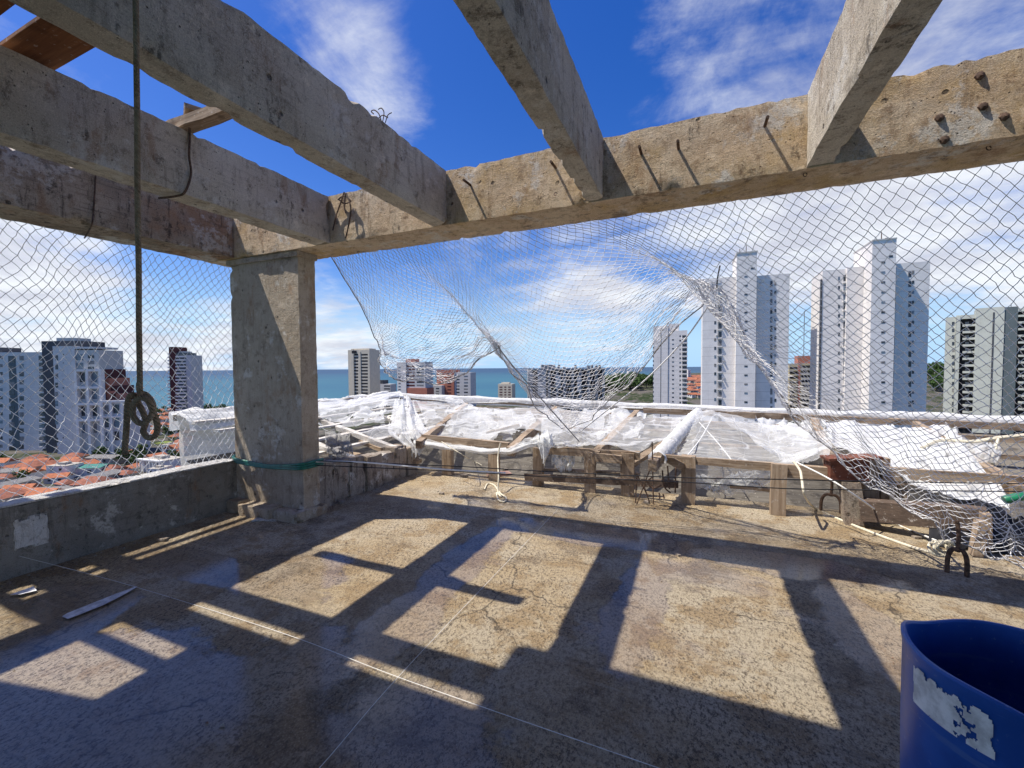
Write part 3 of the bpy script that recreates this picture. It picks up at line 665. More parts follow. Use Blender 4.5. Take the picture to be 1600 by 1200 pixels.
# front opening: gathered and tied up in two places
HEM = [(0.0,600,580,4.3),(.05,622,592,4.35),(.09,655,598,4.4),(.125,705,592,4.4),(.155,748,566,4.35),(.18,770,545,4.3),(.20,778,541,4.3),(.22,790,566,4.4),(.25,812,600,4.7),(.285,845,640,5.2),(.32,880,668,5.4),(.355,915,660,5.35),(.39,955,625,5.1),(.42,1010,570,4.7),(.445,1065,502,4.35),(.465,1105,458,4.2),(.485,1120,448,4.18),(.505,1138,470,4.2),(.535,1178,560,4.35),(.565,1222,622,4.5),(.60,1272,682,4.6),(.65,1345,745,4.6),(.70,1420,800,4.55),(.76,1510,850,4.5),(.84,1630,905,4.4),(1.,1950,1010,4.2)]
HP = [(u, aty(px, py, Y)) for (u, px, py, Y) in HEM]
def hem(u):
    for k in range(len(HP)-1):
        if u <= HP[k+1][0]:
            t = (u-HP[k][0])/(HP[k+1][0]-HP[k][0])
            p0 = HP[max(k-1,0)][1]; p1 = HP[k][1]; p2 = HP[k+1][1]; p3 = HP[min(k+2,len(HP)-1)][1]
            return .5*((2*p1)+(p2-p0)*t+(2*p0-5*p1+4*p2-p3)*t*t+(3*p1-p0-3*p2+p3)*t**3)
    return HP[-1][1].copy()
NS = 3.0
def smooth01(x):
    x = max(0., min(1., x)); return x*x*(3-2*x)
def front_surf(u, v):
    tx = u+.5*u*(u-1)
    T = Vector((-3.70+tx*7.9, 3.655, ZS+.005)); H = hem(u); L = (H-T).length
    k = NS/max(L,.3)
    d = (1-math.exp(-v*k))/(1-math.exp(-k))
    d = d+(.7*d+.3*v-d)*smooth01((L-1.1)/1.3)
    p = T.lerp(H, d)
    ex = 1+1.6*smooth01((u-.5)/.12)
    p.y = T.y+(H.y-T.y)*d**ex
    bulge = math.sin(math.pi*d)
    p.y += .16*bulge*(1-smooth01((u-.25)/.3)); p.z -= .05*bulge
    cr = max(0., d-.5)/.5
    p += Vector((.05*fbm((u*34,v*5,1.)), .10*fbm((u*40,v*6,5.)), .06*fbm((u*30,v*7,9.))))*(.35+.9*cr)
    return p
def cordpath(pts): return catmull(pts, 8)
build_net('safety_net', front_surf, 112, 78, .0025, 'torn diamond netting gathered into peaks across the front opening',
    [([front_surf(i/160, 1.) for i in range(161)], .0065, 'netrope'),
     ([front_surf(0., i/30) for i in range(31)], .006, 'netrope'),
     (cordpath([aty(778,541,4.3), aty(800,570,4.5), aty(850,628,5.0), aty(905,690,5.3)]), .007, 'netrope'),
     (cordpath([aty(1112,470,4.2), aty(1070,530,4.4), aty(1010,592,4.8), aty(950,640,5.1), aty(905,676,5.3)]), .007, 'net'),
     (cordpath([aty(1125,415,4.05), aty(1121,436,4.12), aty(1120,452,4.18)]), .006, 'black')])
# ------------------------------------------------------------------ debris tray outside the edge
XL, YO = -6.6, 8.6
tr = empty('debris_tray', (-.5,7.,0), 'timber debris tray with long edge rails fixed outside the roof', 'debris tray'); tro = tr.location.copy()
ri = lambda x: .93-.016*(x-XL)
def tpart(b, name, mat): return b.build(name, M[mat], tr, False, tro)
tpart(MB().bar((XL,3.65,.95), (XL,YO,.94), .09, .10, jit=.006), 'rim_rail', 'wood_y')
tpart(MB().bar((XL,YO,.90), (7.5,YO,ri(7.5)-.03), .09, .10, jit=.006), 'rim_rail', 'wood_x')
for k in range(5):
    x = XL+.30+.42*k; z = .88-.10*k
    tpart(MB().bar((x,3.7+.05*k,z), (x,YO-.25-.3*k,z-.01), .12, .03, jit=.006), 'slat', 'wood_pale')
for (xa, xb, yy, z, h_) in ((-6.2,-1.2,8.35,.76,.05),(-3.4,1.5,8.2,.69,.10),(1.2,7.,8.3,.66,.12),(-.9,7.5,8.53,.84,.10),(-5.9,2.,7.75,.58,.03),(2.4,7.,7.5,.55,.06),(-1.5,3.,7.2,.50,.03)):
    tpart(MB().bar((xa,yy,z-.014*(xa+6)), (xb,yy-.02,z-.014*(xb+6)), .05, h_, jit=.006), 'plank', 'wood_x')
for (xa, ya, za, xb, yb, zb) in ((-3.75,5.3,.47,-4.6,8.3,.78),(-2.3,5.35,.46,-2.6,8.4,.75),(-1.15,5.4,.48,-1.0,8.4,.72),(-.43,4.98,.50,.05,8.4,.72),(1.35,5.4,.47,1.8,8.4,.70),(2.7,5.3,.45,3.1,8.4,.68),(4.0,5.3,.45,4.4,8.4,.65)):
    tpart(MB().bar((xa,ya,za), (xb,yb,zb), .10, .12, jit=.008), 'outrigger', 'wood_y')
for (ya, yb) in ((4.3,4.2),(5.1,5.2),(6.2,6.5)):
    tpart(MB().bar((-3.9 if ya > 6 else -4.0,ya,.42), (XL,yb+.4,.84), .08, .07, jit=.008), 'outrigger', 'wood_pale')
for (a, c_) in ((aty(565,690,5.6),aty(655,722,5.45)), (aty(505,705,5.0),aty(600,718,5.0)), (aty(985,726,6.0),aty(1060,680,7.0))):
    tpart(MB().bar(a, c_, .12, .06, jit=.006), 'brace', 'wood_x')
b = MB(); b.add([(-6.5,3.7,.34),(-4.1,3.7,-.25),(-4.1,5.8,-.25),(-6.5,8.55,.36)], [(0,1,2,3)])
b.add([(-6.5,8.56,.66),(-4.1,5.8,-.255),(7.5,5.8,-.255),(7.5,8.56,.56)], [(0,1,2,3)])
M['traydeck'] = wood('grimy tray boards', (.13,.115,.095), (.20,.18,.15), (.05,.042,.035), 'x')
tpart(b, 'tray_board', 'traydeck')
tpart(MB().bar(aty(700,652,7.6), aty(790,664,7.6+.2), .10, .04, jit=.008), 'brace', 'wood_x')
tpart(MB().bar(aty(880,668,6.9), aty(985,676,6.9+.2), .10, .04, jit=.008), 'brace', 'wood_x')
tpart(MB().bar(aty(760,676,6.6), aty(812,664,6.6+.2), .10, .04, jit=.008), 'brace', 'wood_x')
# cloth.
def cloth(name, grid, nu, nv, mat, label, wr_=.04, fold=(0,0), seed=0., hole=None, sag=0., uvs=(1,1)):
    """grid: rows of control points; interpolated, wrinkled"""
    nu = int(nu*1.7); nv = int(nv*1.7); rows = [catmull(r_, nu) for r_ in grid]; m_ = len(rows[0]); cols = []
    for i in range(m_): cols.append(catmull([r_[i] for r_ in rows], nv))
    nrow = len(cols[0]); vs = []; fs = []
    for j in range(nrow):
        for i in range(m_):
            u = i/(m_-1); v = j/(nrow-1); p = cols[i][j].copy()
            w1 = fbm((u*2.2+seed, v*2.2, 7.))*.35
            r1 = 1-abs(noise.noise(Vector((u*1.2+seed, (v+w1)*5., seed))))*3.2; r2 = 1-abs(noise.noise(Vector(((u+w1)*4.+seed, v*1.2, seed+4))))*3.2
            d = wr_*(1.0*noise.noise(p*1.2+Vector((seed,0,0)))+1.0*max(0,r1)**2+.7*max(0,r2)**2+.08*fbm((p.x*6,p.y*6,seed),2))
            if fold[0]: d += fold[0]*math.sin(u*fold[1]+2.5*fbm((u*3,v*2,seed)))
            if len(fold) > 2: d += fold[2]*math.sin(v*fold[3]+2.*fbm((u*3+4,v*2,seed)))
            p.z += d-sag*math.sin(math.pi*u)*math.sin(math.pi*min(1,v*1.))
            p.y += d*.5*math.sin(u*17+seed)
            vs.append(p)
    for j in range(nrow-1):
        for i in range(m_-1):
            if hole and hole((i+.5)/(m_-1), (j+.5)/(nrow-1)): continue
            a = j*m_+i; fs.append((a,a+1,a+m_+1,a+m_))
    o = MB().add(vs, fs).build(name, M[mat], None, 2)
    uvl = o.data.uv_layers.new(name='UVMap')
    for lp in o.data.loops:
        k = lp.vertex_index; uvl.data[lp.index].uv = ((k % m_)/(m_-1)*uvs[0], (k//m_)/(nrow-1)*uvs[1])
    return tag(o, label, 'cloth')
V = lambda x, y, z: Vector((x, y, z)); RX = [-6.6+.94*i for i in range(16)]
cloth('white_cloth', [[V(XL-.09,3.6,.66),V(XL-.1,5.4,.70),V(XL-.1,7.1,.72),V(XL-.09,8.6,.74)],[V(XL-.06,3.6,.98),V(XL-.03,5.4,1.0),V(XL-.03,7.1,1.0),V(XL-.03,8.65,1.0)],[V(XL+.10,3.6,.93),V(XL+.14,5.4,.95),V(XL+.12,7.1,.97),V(XL+.12,8.5,.98)],[V(XL+.35,3.62,.72),V(XL+.5,5.2,.82),V(XL+.45,6.5,.86),V(XL+.4,8.2,.88)]], 16, 8, 'cloth', 'white cloth wrapped over the left rail of the debris tray', .05, (0,0,.02,9), 1.)
cloth('white_cloth', [[V(XL+.05,3.63,.97),V(XL+.05,4.3,.97),V(XL+.05,5.0,.97),V(XL+.06,5.7,.96)],[V(XL+.11,3.64,.78),V(XL+.16,4.3,.70),V(XL+.16,5.0,.72),V(XL+.12,5.7,.76)],[V(XL+.08,3.66,.45),V(XL+.10,4.3,.42),V(XL+.10,5.0,.44),V(XL+.10,5.7,.46)],[V(XL+.10,3.68,-.7),V(XL+.12,4.3,-.7),V(XL+.12,5.0,-.7),V(XL+.12,5.7,-.7)]], 12, 10, 'sheet', 'pale cloth sheet hanging behind the parapet left of the column', .03, (0,0,.012,9), 2.)
cloth('white_cloth', [[V(x,YO+.08,ri(x)-.14) for x in RX],[V(x,YO+.01,ri(x)+.045) for x in RX],[V(x,YO-.06,ri(x)+.03) for x in RX],[V(x,YO-.075,ri(x)-.05-.03*(i%3)) for i, x in enumerate(RX)]], 9, 5, 'cloth', 'long white cloth band wrapped along the far rail of the tray', .02, (.006,90), 3., uvs=(12,.4))
cloth('white_cloth', [[V(-6.3,5.0,.9),V(-6.2,6.3,.93),V(-6.0,7.6,.94),V(-5.6,8.4,.92)],[V(-5.6,5.0,.72),V(-5.5,6.2,.78),V(-5.2,7.4,.82),V(-4.7,8.2,.86)],[V(-4.8,5.0,.58),V(-4.7,5.9,.66),V(-4.4,6.8,.70),V(-4.0,7.6,.78)],[V(-4.2,5.1,.48),V(-4.1,5.7,.55),V(-3.9,6.3,.55),V(-3.6,7.0,.66)]], 14, 10, 'gauze', 'torn gauze strips sagging over the slats behind the column', .06, (.03,12,.02,10), 4., lambda u, v: fbm((u*3.2,v*4.2,6.),3) > .12)
# bunched head tied at the corner post and the sheet that hangs from it
def P_(px, py, Y): return aty(px, py, Y)
cloth('white_cloth', [[P_(618,628,7.6),P_(626,619,7.5),P_(636,620,7.4),P_(646,630,7.4)],[P_(612,652,6.6),P_(626,645,6.5),P_(640,647,6.5),P_(656,658,6.5)],[P_(608,678,5.8),P_(626,674,5.7),P_(646,676,5.7),P_(672,686,5.7)],[P_(626,694,5.45),P_(640,694,5.4),P_(650,693,5.4),P_(664,697,5.4)],[P_(642,708,5.36),P_(646,712,5.34),P_(652,711,5.34),P_(658,712,5.36)]], 12, 9, 'veil', 'bunched white cloth knotted on the corner post of the railing', .03, (.03,20), 5., lambda u, v: fbm((u*4,v*5,2.),3) > .42)
cloth('white_cloth', [[P_(650,628,8.4),P_(720,634,8.3),P_(800,640,8.2),P_(870,640,8.2)],[P_(662,655,7.0),P_(730,650,7.0),P_(800,648,7.1),P_(880,656,7.0)],[P_(668,682,6.0),P_(740,678,6.0),P_(800,676,6.0),P_(875,680,5.9)],[P_(662,690,5.5),P_(720,699,5.45),P_(782,702,5.4),P_(838,686,5.4)],[P_(660,694,5.42),P_(722,706,5.38),P_(786,708,5.34),P_(846,690,5.36)]], 14, 9, 'gauze', 'sheer white gauze sagging in a long curve at the left of the tray', .03, (.015,9,.008,9), 6., lambda u, v: (.56 < u+.25*(v-.5) < .90 and .48 < v < .76))
cloth('white_cloth', [[P_(646,690,5.42),P_(720,697,5.40),P_(785,701,5.36),P_(826,690,5.38),P_(850,682,5.4)],[P_(646,693,5.38),P_(720,702,5.36),P_(786,706,5.31),P_(830,694,5.34),P_(852,686,5.36)],[P_(648,696,5.40),P_(721,706,5.38),P_(786,711,5.34),P_(832,699,5.36),P_(853,690,5.38)]], 12, 4, 'cloth', 'rolled white hem of gauze hanging between corner post and middle post', .015, (.008,30), 7.)
cloth('white_cloth', [[P_(850,640,8.3),P_(920,644,8.2),P_(985,650,8.2),P_(1065,652,8.2)],[P_(846,660,6.8),P_(920,662,6.8),P_(980,664,6.9),P_(1060,668,6.9)],[P_(846,690,5.6),P_(890,690,5.7),P_(950,696,5.7),P_(1030,690,6.0)],[P_(852,703,5.42),P_(900,698,5.40),P_(925,692,5.42),P_(1000,707,5.42)]], 16, 9, 'gauze', 'sheer gauze draped in a tent over the railing left of the wrapped timber', .035, (.02,11,.01,9), 8.)
cloth('white_cloth', [[P_(838,684,5.45),P_(848,682,5.4),P_(862,684,5.4)],[P_(836,694,5.38),P_(849,690,5.30),P_(864,696,5.36)],[P_(842,704,5.36),P_(850,704,5.3),P_(858,706,5.34)],[P_(846,720,5.35),P_(850,722,5.3),P_(856,716,5.34)]], 8, 6, 'cloth', 'white cloth knot hanging on the railing beside the middle post', .05, (.03,12), 9.)
# cloth wound round the timber
b = MB(); vs = []; a0 = V(-.40,5.2,.53); a1 = V(.05,8.35,.76); nn = 90
for k in range(nn+1):
    p = a0.lerp(a1, k/nn)
    for i in range(14):
        a = 2*math.pi*i/14; r_ = .085+.02*fbm((k*.35,i*.8,3.))+.012*math.sin(k*1.4+i*.4)
        vs.append(p+V(math.cos(a)*r_*1.05, 0, math.sin(a)*r_))
b.add(vs, [(k*14+i,k*14+(i+1)%14,(k+1)*14+(i+1)%14,(k+1)*14+i) for k in range(nn) for i in range(14)])
o = b.build('white_cloth', M['cloth'], None, 2); uvl = o.data.uv_layers.new(name='UVMap')
for lp in o.data.loops: uvl.data[lp.index].uv = ((lp.vertex_index % 14)/14, lp.vertex_index//14/20)
tag(o, 'white cloth wound tightly round one timber reaching out to the far rail', 'cloth')
cloth('white_cloth', [[P_(1050,655,8.2),P_(1110,645,8.1),P_(1200,660,8.2),P_(1285,668,8.2)],[P_(1045,690,7.0),P_(1110,668,6.8),P_(1200,682,6.9),P_(1290,690,6.8)],[P_(1040,712,5.9),P_(1120,700,5.9),P_(1200,712,5.9),P_(1280,708,5.9)],[P_(1042,722,5.45),P_(1120,726,5.45),P_(1205,731,5.42),P_(1270,715,5.4)],[P_(1072,748,5.55),P_(1120,764,5.60),P_(1180,772,5.52),P_(1214,742,5.5)]], 16, 9, 'gauze', 'large sheer gauze panel with a hem drooping below the railing', .025, (.01,8,.008,8), 10., lambda u, v: v > .8 and (u < .05))
cloth('white_cloth', [[P_(1110,648,8.0),P_(1180,664,7.6),P_(1260,676,7.3),P_(1300,668,7.4)],[P_(1150,668,6.9),P_(1200,690,6.6),P_(1260,696,6.4),P_(1300,684,6.4)],[P_(1190,698,6.2),P_(1225,712,5.9),P_(1262,708,5.8),P_(1300,694,5.8)],[P_(1225,722,5.5),P_(1245,722,5.4),P_(1270,718,5.4),P_(1296,706,5.4)]], 12, 8, 'gauze', 'folded gauze swag gathered to the right end of the sheer panel', .03, (0,0,.04,18), 11.)
cloth('white_cloth', [[P_(1288,660,8.3),P_(1350,664,8.3),P_(1420,668,8.2),P_(1478,668,8.2)],[P_(1292,680,7.2),P_(1360,684,7.2),P_(1430,690,7.1),P_(1500,694,7.0)],[P_(1305,700,6.2),P_(1375,712,6.2),P_(1450,716,6.1),P_(1530,728,6.0)],[P_(1370,722,5.6),P_(1410,742,5.5),P_(1478,756,5.4),P_(1560,764,5.4)],[P_(1420,752,5.3),P_(1450,768,5.2),P_(1505,780,5.1),P_(1578,798,5.05)]], 14, 10, 'cloth', 'wide opaque white cloth sliding down over the right of the tray', .035, (.01,9,.012,11), 12.)
cloth('white_cloth', [[P_(1478,672,7.8),P_(1510,690,7.4),P_(1560,688,7.2)],[P_(1496,700,6.6),P_(1525,704,6.6),P_(1565,708,6.6)],[P_(1515,724,6.0),P_(1535,728,6.0),P_(1555,728,6.0)]], 12, 8, 'gauze', 'ragged gauze scrap hanging at the far right of the tray', .06, (.03,12), 13.)
cloth('plastic_sheet', [[P_(505,690,4.3),P_(522,681,4.3),P_(540,682,4.3),P_(549,690,4.3)],[P_(508,700,4.1),P_(524,696,4.05),P_(541,698,4.05),P_(552,706,4.1)],[P_(512,712,4.0),P_(526,712,3.95),P_(542,713,3.95),P_(553,715,4.0)]], 9, 8, 'plastic', 'crumpled grey plastic sheet on the broken wall beside the column', .07, (.03,9), 14.)
for k, (pts, mt, lab) in enumerate((
    ((((700,640,8.2),(760,640,8.2),(830,648,8.1)),((690,662,7.4),(762,668,7.3),(838,662,7.3)),((705,676,6.9),(760,690,6.6),(826,678,6.8))), 'veil', 'torn strip of white sheeting on the planks behind the sagging hem'),
    ((((905,646,8.2),(960,644,8.2),(1010,652,8.2)),((895,664,7.4),(950,672,7.2),(1005,668,7.3)),((880,678,6.6),(940,688,6.3),(1000,684,6.4))), 'veil', 'torn strip of white sheeting just left of the wrapped timber'),
    ((((1068,742,5.52),(1130,752,5.52),(1210,742,5.46)),((1076,752,5.5),(1135,766,5.5),(1208,752,5.46)),((1090,760,5.46),(1140,776,5.46),(1206,764,5.44))), 'veil', 'white gauze hem drooping to the floor under the railing'),
    ((((862,716,5.48),(885,716,5.48),(898,717,5.48)),((862,726,5.46),(880,730,5.46),(898,726,5.46)),((866,734,5.46),(880,738,5.46),(894,732,5.46))), 'veil', 'small white gauze scrap tucked behind the left posts'),
    ((((1180,655,8.3),(1230,662,8.3),(1290,664,8.3)),((1186,672,7.6),(1236,678,7.6),(1288,676,7.7)),((1200,684,7.1),(1244,692,7.0),(1284,686,7.1))), 'veil', 'torn strip of white sheeting under the far rail behind the red-brown timber'),
    ((((1380,668,8.2),(1430,676,8.0),(1490,672,8.1)),((1400,700,6.7),(1450,706,6.5),(1510,704,6.5)),((1430,734,5.7),(1480,742,5.6),(1540,744,5.6))), 'veil', 'loose upper fold of sheeting lying over the opaque white cloth'),
    ((((500,634,7.2),(560,628,7.6),(610,624,8.0)),((500,652,6.2),(556,646,6.5),(604,642,6.9)),((502,668,5.4),(550,664,5.7),(598,658,6.1))), 'veil', 'crumpled sheeting hung over the pale slats beside the column'))):
    cloth('white_cloth', [[P_(*q) for q in r_] for r_ in pts], 14, 12, mt, lab, .06, (.02,13,.02,11), 20.+k, lambda u, v, k=k: fbm((u*4+k,v*4,k*1.7),4) > .30 or (v > .9 and fbm((u*9,k*2.,1.),2) > 0))
rope('pale_rope', [P_(1088,655,8.0),P_(1120,690,6.4),P_(1150,728,5.44)], .008, M['string'], 'white cord crossing the sheer gauze panel down to the right', 'rope', 6)
rope('pale_rope', [P_(1112,655,8.0),P_(1095,685,6.4),P_(1075,711,5.42)], .008, M['string'], 'white cord crossing the sheer gauze panel down to the left', 'rope', 6)
rope('pale_rope', [P_(1440,700,6.6),P_(1470,688,6.8),P_(1520,690,6.8),P_(1560,684,6.8),P_(1640,676,6.8)], .02, M['rope_pale'], 'thick pale rope tied along the tray at the far right', 'rope', 6)
rope('pale_rope', [P_(1560,684,6.8),P_(1556,700,6.7),P_(1550,716,6.6),P_(1552,726,6.6)], .014, M['rope_pale'], 'short pale rope end hanging from the thick rope at the right', 'rope', 6)
rope('white_pipe', [P_(1231,682,7.2),P_(1240,678,7.2),P_(1252,680,7.1),P_(1262,687,7.0)], .03, M['rope_pale'], 'short bent cream pipe lying under the gauze on the tray', 'pipe', 8)
# ------------------------------------------------------------------ land, sea
GZ = -40.; SEA = -45.
def smooth(a, b, x):
    t = max(0., min(1., (x-a)/(b-a))); return t*t*(3-2*t)
def lerpt(tab, x):
    if x <= tab[0][0]: return tab[0][1]
    for (x0, y0), (x1, y1) in zip(tab[:-1], tab[1:]):
        if x <= x1: return y0+(y1-y0)*(x-x0)/(x1-x0)
    return tab[-1][1]
COAST = [(-1.3,470),(-.6,455),(-.3,520),(0,560),(.07,600),(.2,1300),(.4,2000),(.6,4500),(2.,9000)]
HILL = [(-.1,0),(.15,0),(.22,20),(.42,23),(.6,26),(.98,30),(1.4,30)]
def land_z(a, D):
    h = GZ+lerpt(HILL, a)*smooth(300, 560, D)*(1-.55*smooth(700, 1300, D))
    h += 1.5*noise.noise(Vector((a*9, D*.01, 1)))*smooth(200, 400, D)
    c = lerpt(COAST, a); return h-30*smooth(c-25, c+60, D)
def gp(a, D): return RH*(a*D)+FH*D
def ground(a, D):
    p = gp(a, D); return Vector((p.x, p.y, land_z(a, D)))
m = NT('town ground'); n1 = m.noise(.05, 6, .7); n2 = m.noise(.25, 5, .6)
c = m.mix(m.ramp(n1, .42, .58), (.11,.10,.09), (.028,.042,.016)); c = m.mix(m.ramp(n2, .55, .7), c, (.20,.17,.13))
M['ground'] = m.pbr(c, .95, None, .1)
b = MB(); vs = []; fs = []; As = [-2.2+.045*i for i in range(101)]; Ds = [-40,20,60]+[90*1.075**k for k in range(66)]
for D in Ds:
    for a in As:
        if D < 70: p = gp(a*1.0, 70); q = RH*(a*70)+FH*D; vs.append((q.x, q.y, GZ))
        else: vs.append(tuple(ground(a, D)))
na = len(As)
for j in range(len(Ds)-1):
    for i in range(na-1): q = j*na+i; fs.append((q,q+1,q+na+1,q+na))
tag(b.add(vs, fs).build('ground', M['ground'], None, True), None, None, None, 'structure')
m = NT('sea water'); v = m.vec((.02,.05,1)); n1 = m.noise(1., 6, .6, v); n2 = m.noise(.0016, 4, .55)
c = m.mix(m.ramp(n2, .35, .65), (.03,.105,.155), (.04,.13,.17))
cd_ = m.n('ShaderNodeVectorMath', operation='LENGTH', i_0=m.tc.outputs['Object']).outputs['Value']
c = m.mix(m.ramp(cd_, 700, 6000), c, (.03,.07,.125)); c = m.mix(m.ramp(cd_, 380, 620, .6, 0), c, (.055,.20,.21))
M['sea'] = m.pbr(c, .6, m.bump(n1, .3, .5), .3)
b = MB(); vs = [(0,0,SEA)]; n = 96; RR = [300,900,3000,12000,50000]
for r_ in RR:
    for i in range(n): a = 2*math.pi*i/n; vs.append((r_*math.cos(a), r_*math.sin(a), SEA))
fs = [(0,1+i,1+(i+1)%n) for i in range(n)]
for k in range(len(RR)-1):
    for i in range(n): fs.append((1+k*n+i, 1+(k+1)*n+i, 1+(k+1)*n+(i+1)%n, 1+k*n+(i+1)%n))
tag(b.add(vs, fs).build('sea', M['sea'], None, True), None, None, None, 'structure')
# ------------------------------------------------------------------ buildings
def facade(name, col, fh=3., line=.55, stain=.25, var=.06):
    m = NT(name); n = m.noise(.35, 6, .65); st = m.noise(.5, 6, .7, m.vec((1.5,1.5,.12)))
    c = m.mix(m.ramp(n, .35, .65), tuple(x*(1-var) for x in col), tuple(min(1,x*(1+var)) for x in col))
    c = m.mix(m.ramp(st, .52, .75, 0, stain), c, tuple(x*.6 for x in col))
    if fh:
        z = m.n('ShaderNodeSeparateXYZ', i_Vector=m.tc.outputs['Object']).outputs[2]
        f = m.math('FRACT', m.math('DIVIDE', z, fh)); l_ = m.math('LESS_THAN', f, .035)
        c = m.mix(m.math('MULTIPLY', l_, line), c, tuple(x*.35 for x in col))
    return m.pbr(c, .85, m.bump(m.noise(1.5, 4), .1, .05), .2)
M['f_white'] = facade('white panel facade', (.74,.70,.66)); M['f_grey'] = facade('light grey facade', (.52,.50,.47), 0)
M['f_pale'] = facade('pale green grey facade', (.50,.51,.44), 0, 0); M['f_dkgrey'] = facade('dark grey facade', (.11,.135,.14), 0)
M['f_beige'] = facade('beige facade', (.60,.54,.43), 0); M['f_maroon'] = facade('maroon tile facade', (.10,.035,.035), 0)
M['f_brick'] = facade('red brick facade', (.44,.17,.115), 3, .4); M['f_yellow'] = facade('ochre facade', (.50,.42,.26), 0)
M['f_conc'] = facade('raw concrete facade', (.30,.30,.29), 0, 0, .6, .2); M['f_void'] = facade('dark open storey', (.03,.03,.033), 0)  # f_void: near-black colour stands in for shade inside openings
M['f_char'] = facade('charcoal facade', (.07,.075,.085), 0); M['f_cool'] = facade('bluish white facade', (.56,.545,.53), 3, .3)
m = NT('window glass'); M['glass'] = m.pbr(m.mix(m.ramp(m.noise(.8, 2), .4, .6), (.02,.024,.03), (.06,.07,.085)), .25, None, .6)
M['glass_lit'] = plain('sky reflecting glass', (.13,.17,.21), .2, .3, .8, .6); M['glass_cur'] = plain('curtained window', (.20,.19,.18), .6, .3, .8)  # glass_lit: reflected sky put into the base colour
class Tower:
    def __init__(s, name, D, pxc, label, cat='building', group=None, rz=None):
        s.D = D; p = atd(pxc, 578, D); s.b = Vector((p.x, p.y, min(GZ, SEA) if False else GZ))
        s.rz = YAW if rz is None else rz; s.X = Vector((math.cos(s.rz), math.sin(s.rz), 0)); s.Y = Vector((-math.sin(s.rz), math.cos(s.rz), 0))
        s.r = empty(name, s.b, label, cat, group, s.rz)
    def L(s, px, py, d):
        q = ray(px, py); v = CAM+q*(((s.b-CAM).dot(s.Y)+d)/q.dot(s.Y))-s.b; return v.dot(s.X), v.dot(s.Y), v.z
    def box(s, name, px0, px1, yt, d0, d1, mat, yb=None, add=None, lab=None):
        x0, _, z1 = s.L(px0, yt, d0); x1, _, _ = s.L(px1, yt, d0)
        z0 = s.L(px0, yb, d0)[2] if yb else -2.
        mb = add or MB(); mb.box(x0, x1, d0, d1, z0, z1)
        if add is None:
            o = mb.build(name, M[mat], s.r)
            if lab: o['label'] = lab
            return o
    def wins(s, px0, px1, y0, dy, n, h, d, mat='glass', name='window', proud=.05, yvar=0.):
        m0 = mat
        for k in range(n):
            mat = random.choice(('glass','glass','glass','glass_lit','glass_cur')) if m0 == 'glass' else m0
            y = y0+dy*k+random.uniform(-yvar, yvar); s.box(name, px0, px1, y, d-proud, d+.2, mat, y+h)
    def slabs(s, px0, px1, y0, dy, n, h, d, mat, proud=1.2, name='balcony'):
        for k in range(n): s.box(name, px0, px1, y0+dy*k, d-proud, d+.15, mat, y0+dy*k+h)
    def mast(s, px, y0, y1, d, w_=.12, name='antenna'):
        x, _, z1 = s.L(px, y0, d); z0 = s.L(px, y1, d)[2]
        MB().tube([(x,d,z0),(x,d,z1)], w_, 6).build(name, M['steel'], s.r)
# white towers on the right
t = Tower('white_tower', 145, 1166, 'white apartment tower behind the net peak, with tall blank stair shaft', 'tower', None, .017)
t.box('wing', 1098.5,1151,436,0,14,'f_white'); t.box('stair_shaft', 1151.5,1183,396,-2.6,12,'f_white'); t.box('wing', 1183,1234,431,0,13,'f_white')
t.box('parapet', 1098,1126,438,-.15,.3,'f_white',444); t.box('cap', 1150.5,1184,394.5,-2.8,12.2,'f_grey',396.5)
t.box('recess', 1121.6,1128.6,446,-.03,.4,'f_grey',700)
t.wins(1122.5,1127.5,452,13.3,17,8.6,-.06); t.wins(1116,1119,462,13.3,15,4.6,0); t.wins(1163,1168,431,14.0,17,2.6,-2.6)
t.wins(1203.5,1207,439,14,16,9.5,0); t.wins(1210,1213,441,14,16,5,0)
t.slabs(1121.5,1128.5,461,13.3,16,2.,-.06,'f_white',.5); t.box('window',1173,1179,418,-2.65,-2.4,'glass',421)
[t.box('ac_unit', px, px+2.2, y, -.6, .1, 'f_grey', y+2.) for px, y in ((1129.5,470),(1129.5,510),(1118.6,523),(1129.5,563),(1129.5,590),(1207.8,486),(1207.8,543),(1207.8,599))]; t.mast(1166,383,396,-1); t.mast(1156,389,396,-1); t.mast(1233,429,433,5)
t = Tower('white_tower', 130, 1366, 'tallest white apartment tower, its stair shaft rising beside the pale right block', 'tower', None, .017)
t.box('wing', 1285.5,1353,423,1.2,14,'f_white'); t.box('wing', 1324,1354,418,0,14.2,'f_white'); t.box('stair_shaft', 1363.5,1401,376,-6.,9,'f_white'); t.box('wing', 1401,1453.5,412,0,13,'f_white')
t.box('cap', 1363,1402,374.5,-6.2,9.2,'f_grey',376.5)
t.box('edge_pipe', 1283.2,1284.6,436,1.,2.2,'f_char')
t.wins(1309.5,1312.5,432.5,14.6,16,5.2,1.2); t.wins(1318,1324,430,14.6,17,9.5,1.2); t.wins(1377,1383,408.5,15.6,17,3.2,-6.); t.box('window',1389,1395,399,-6.06,-5.8,'glass',402)
t.wins(1419.5,1424,424,15.6,15,9,0); t.wins(1425,1428.5,423,15.6,15,5,0)
t.slabs(1317.5,1324.5,440,14.6,16,2.4,1.2,'f_white',.6)
[t.box('ac_unit', px, px+2.2, y, .6, 1.3, 'f_grey', y+2.2) for px, y in ((1313.5,452),(1313.5,496),(1313.5,540),(1325.5,584),(1313.5,613))]; t.mast(1377.5,362,376,-2); t.mast(1385,372,376,-2,.4)
t = Tower('white_tower', 294, 1047, 'slimmer far white tower with dark balconies on its right side', 'tower', None, .017)
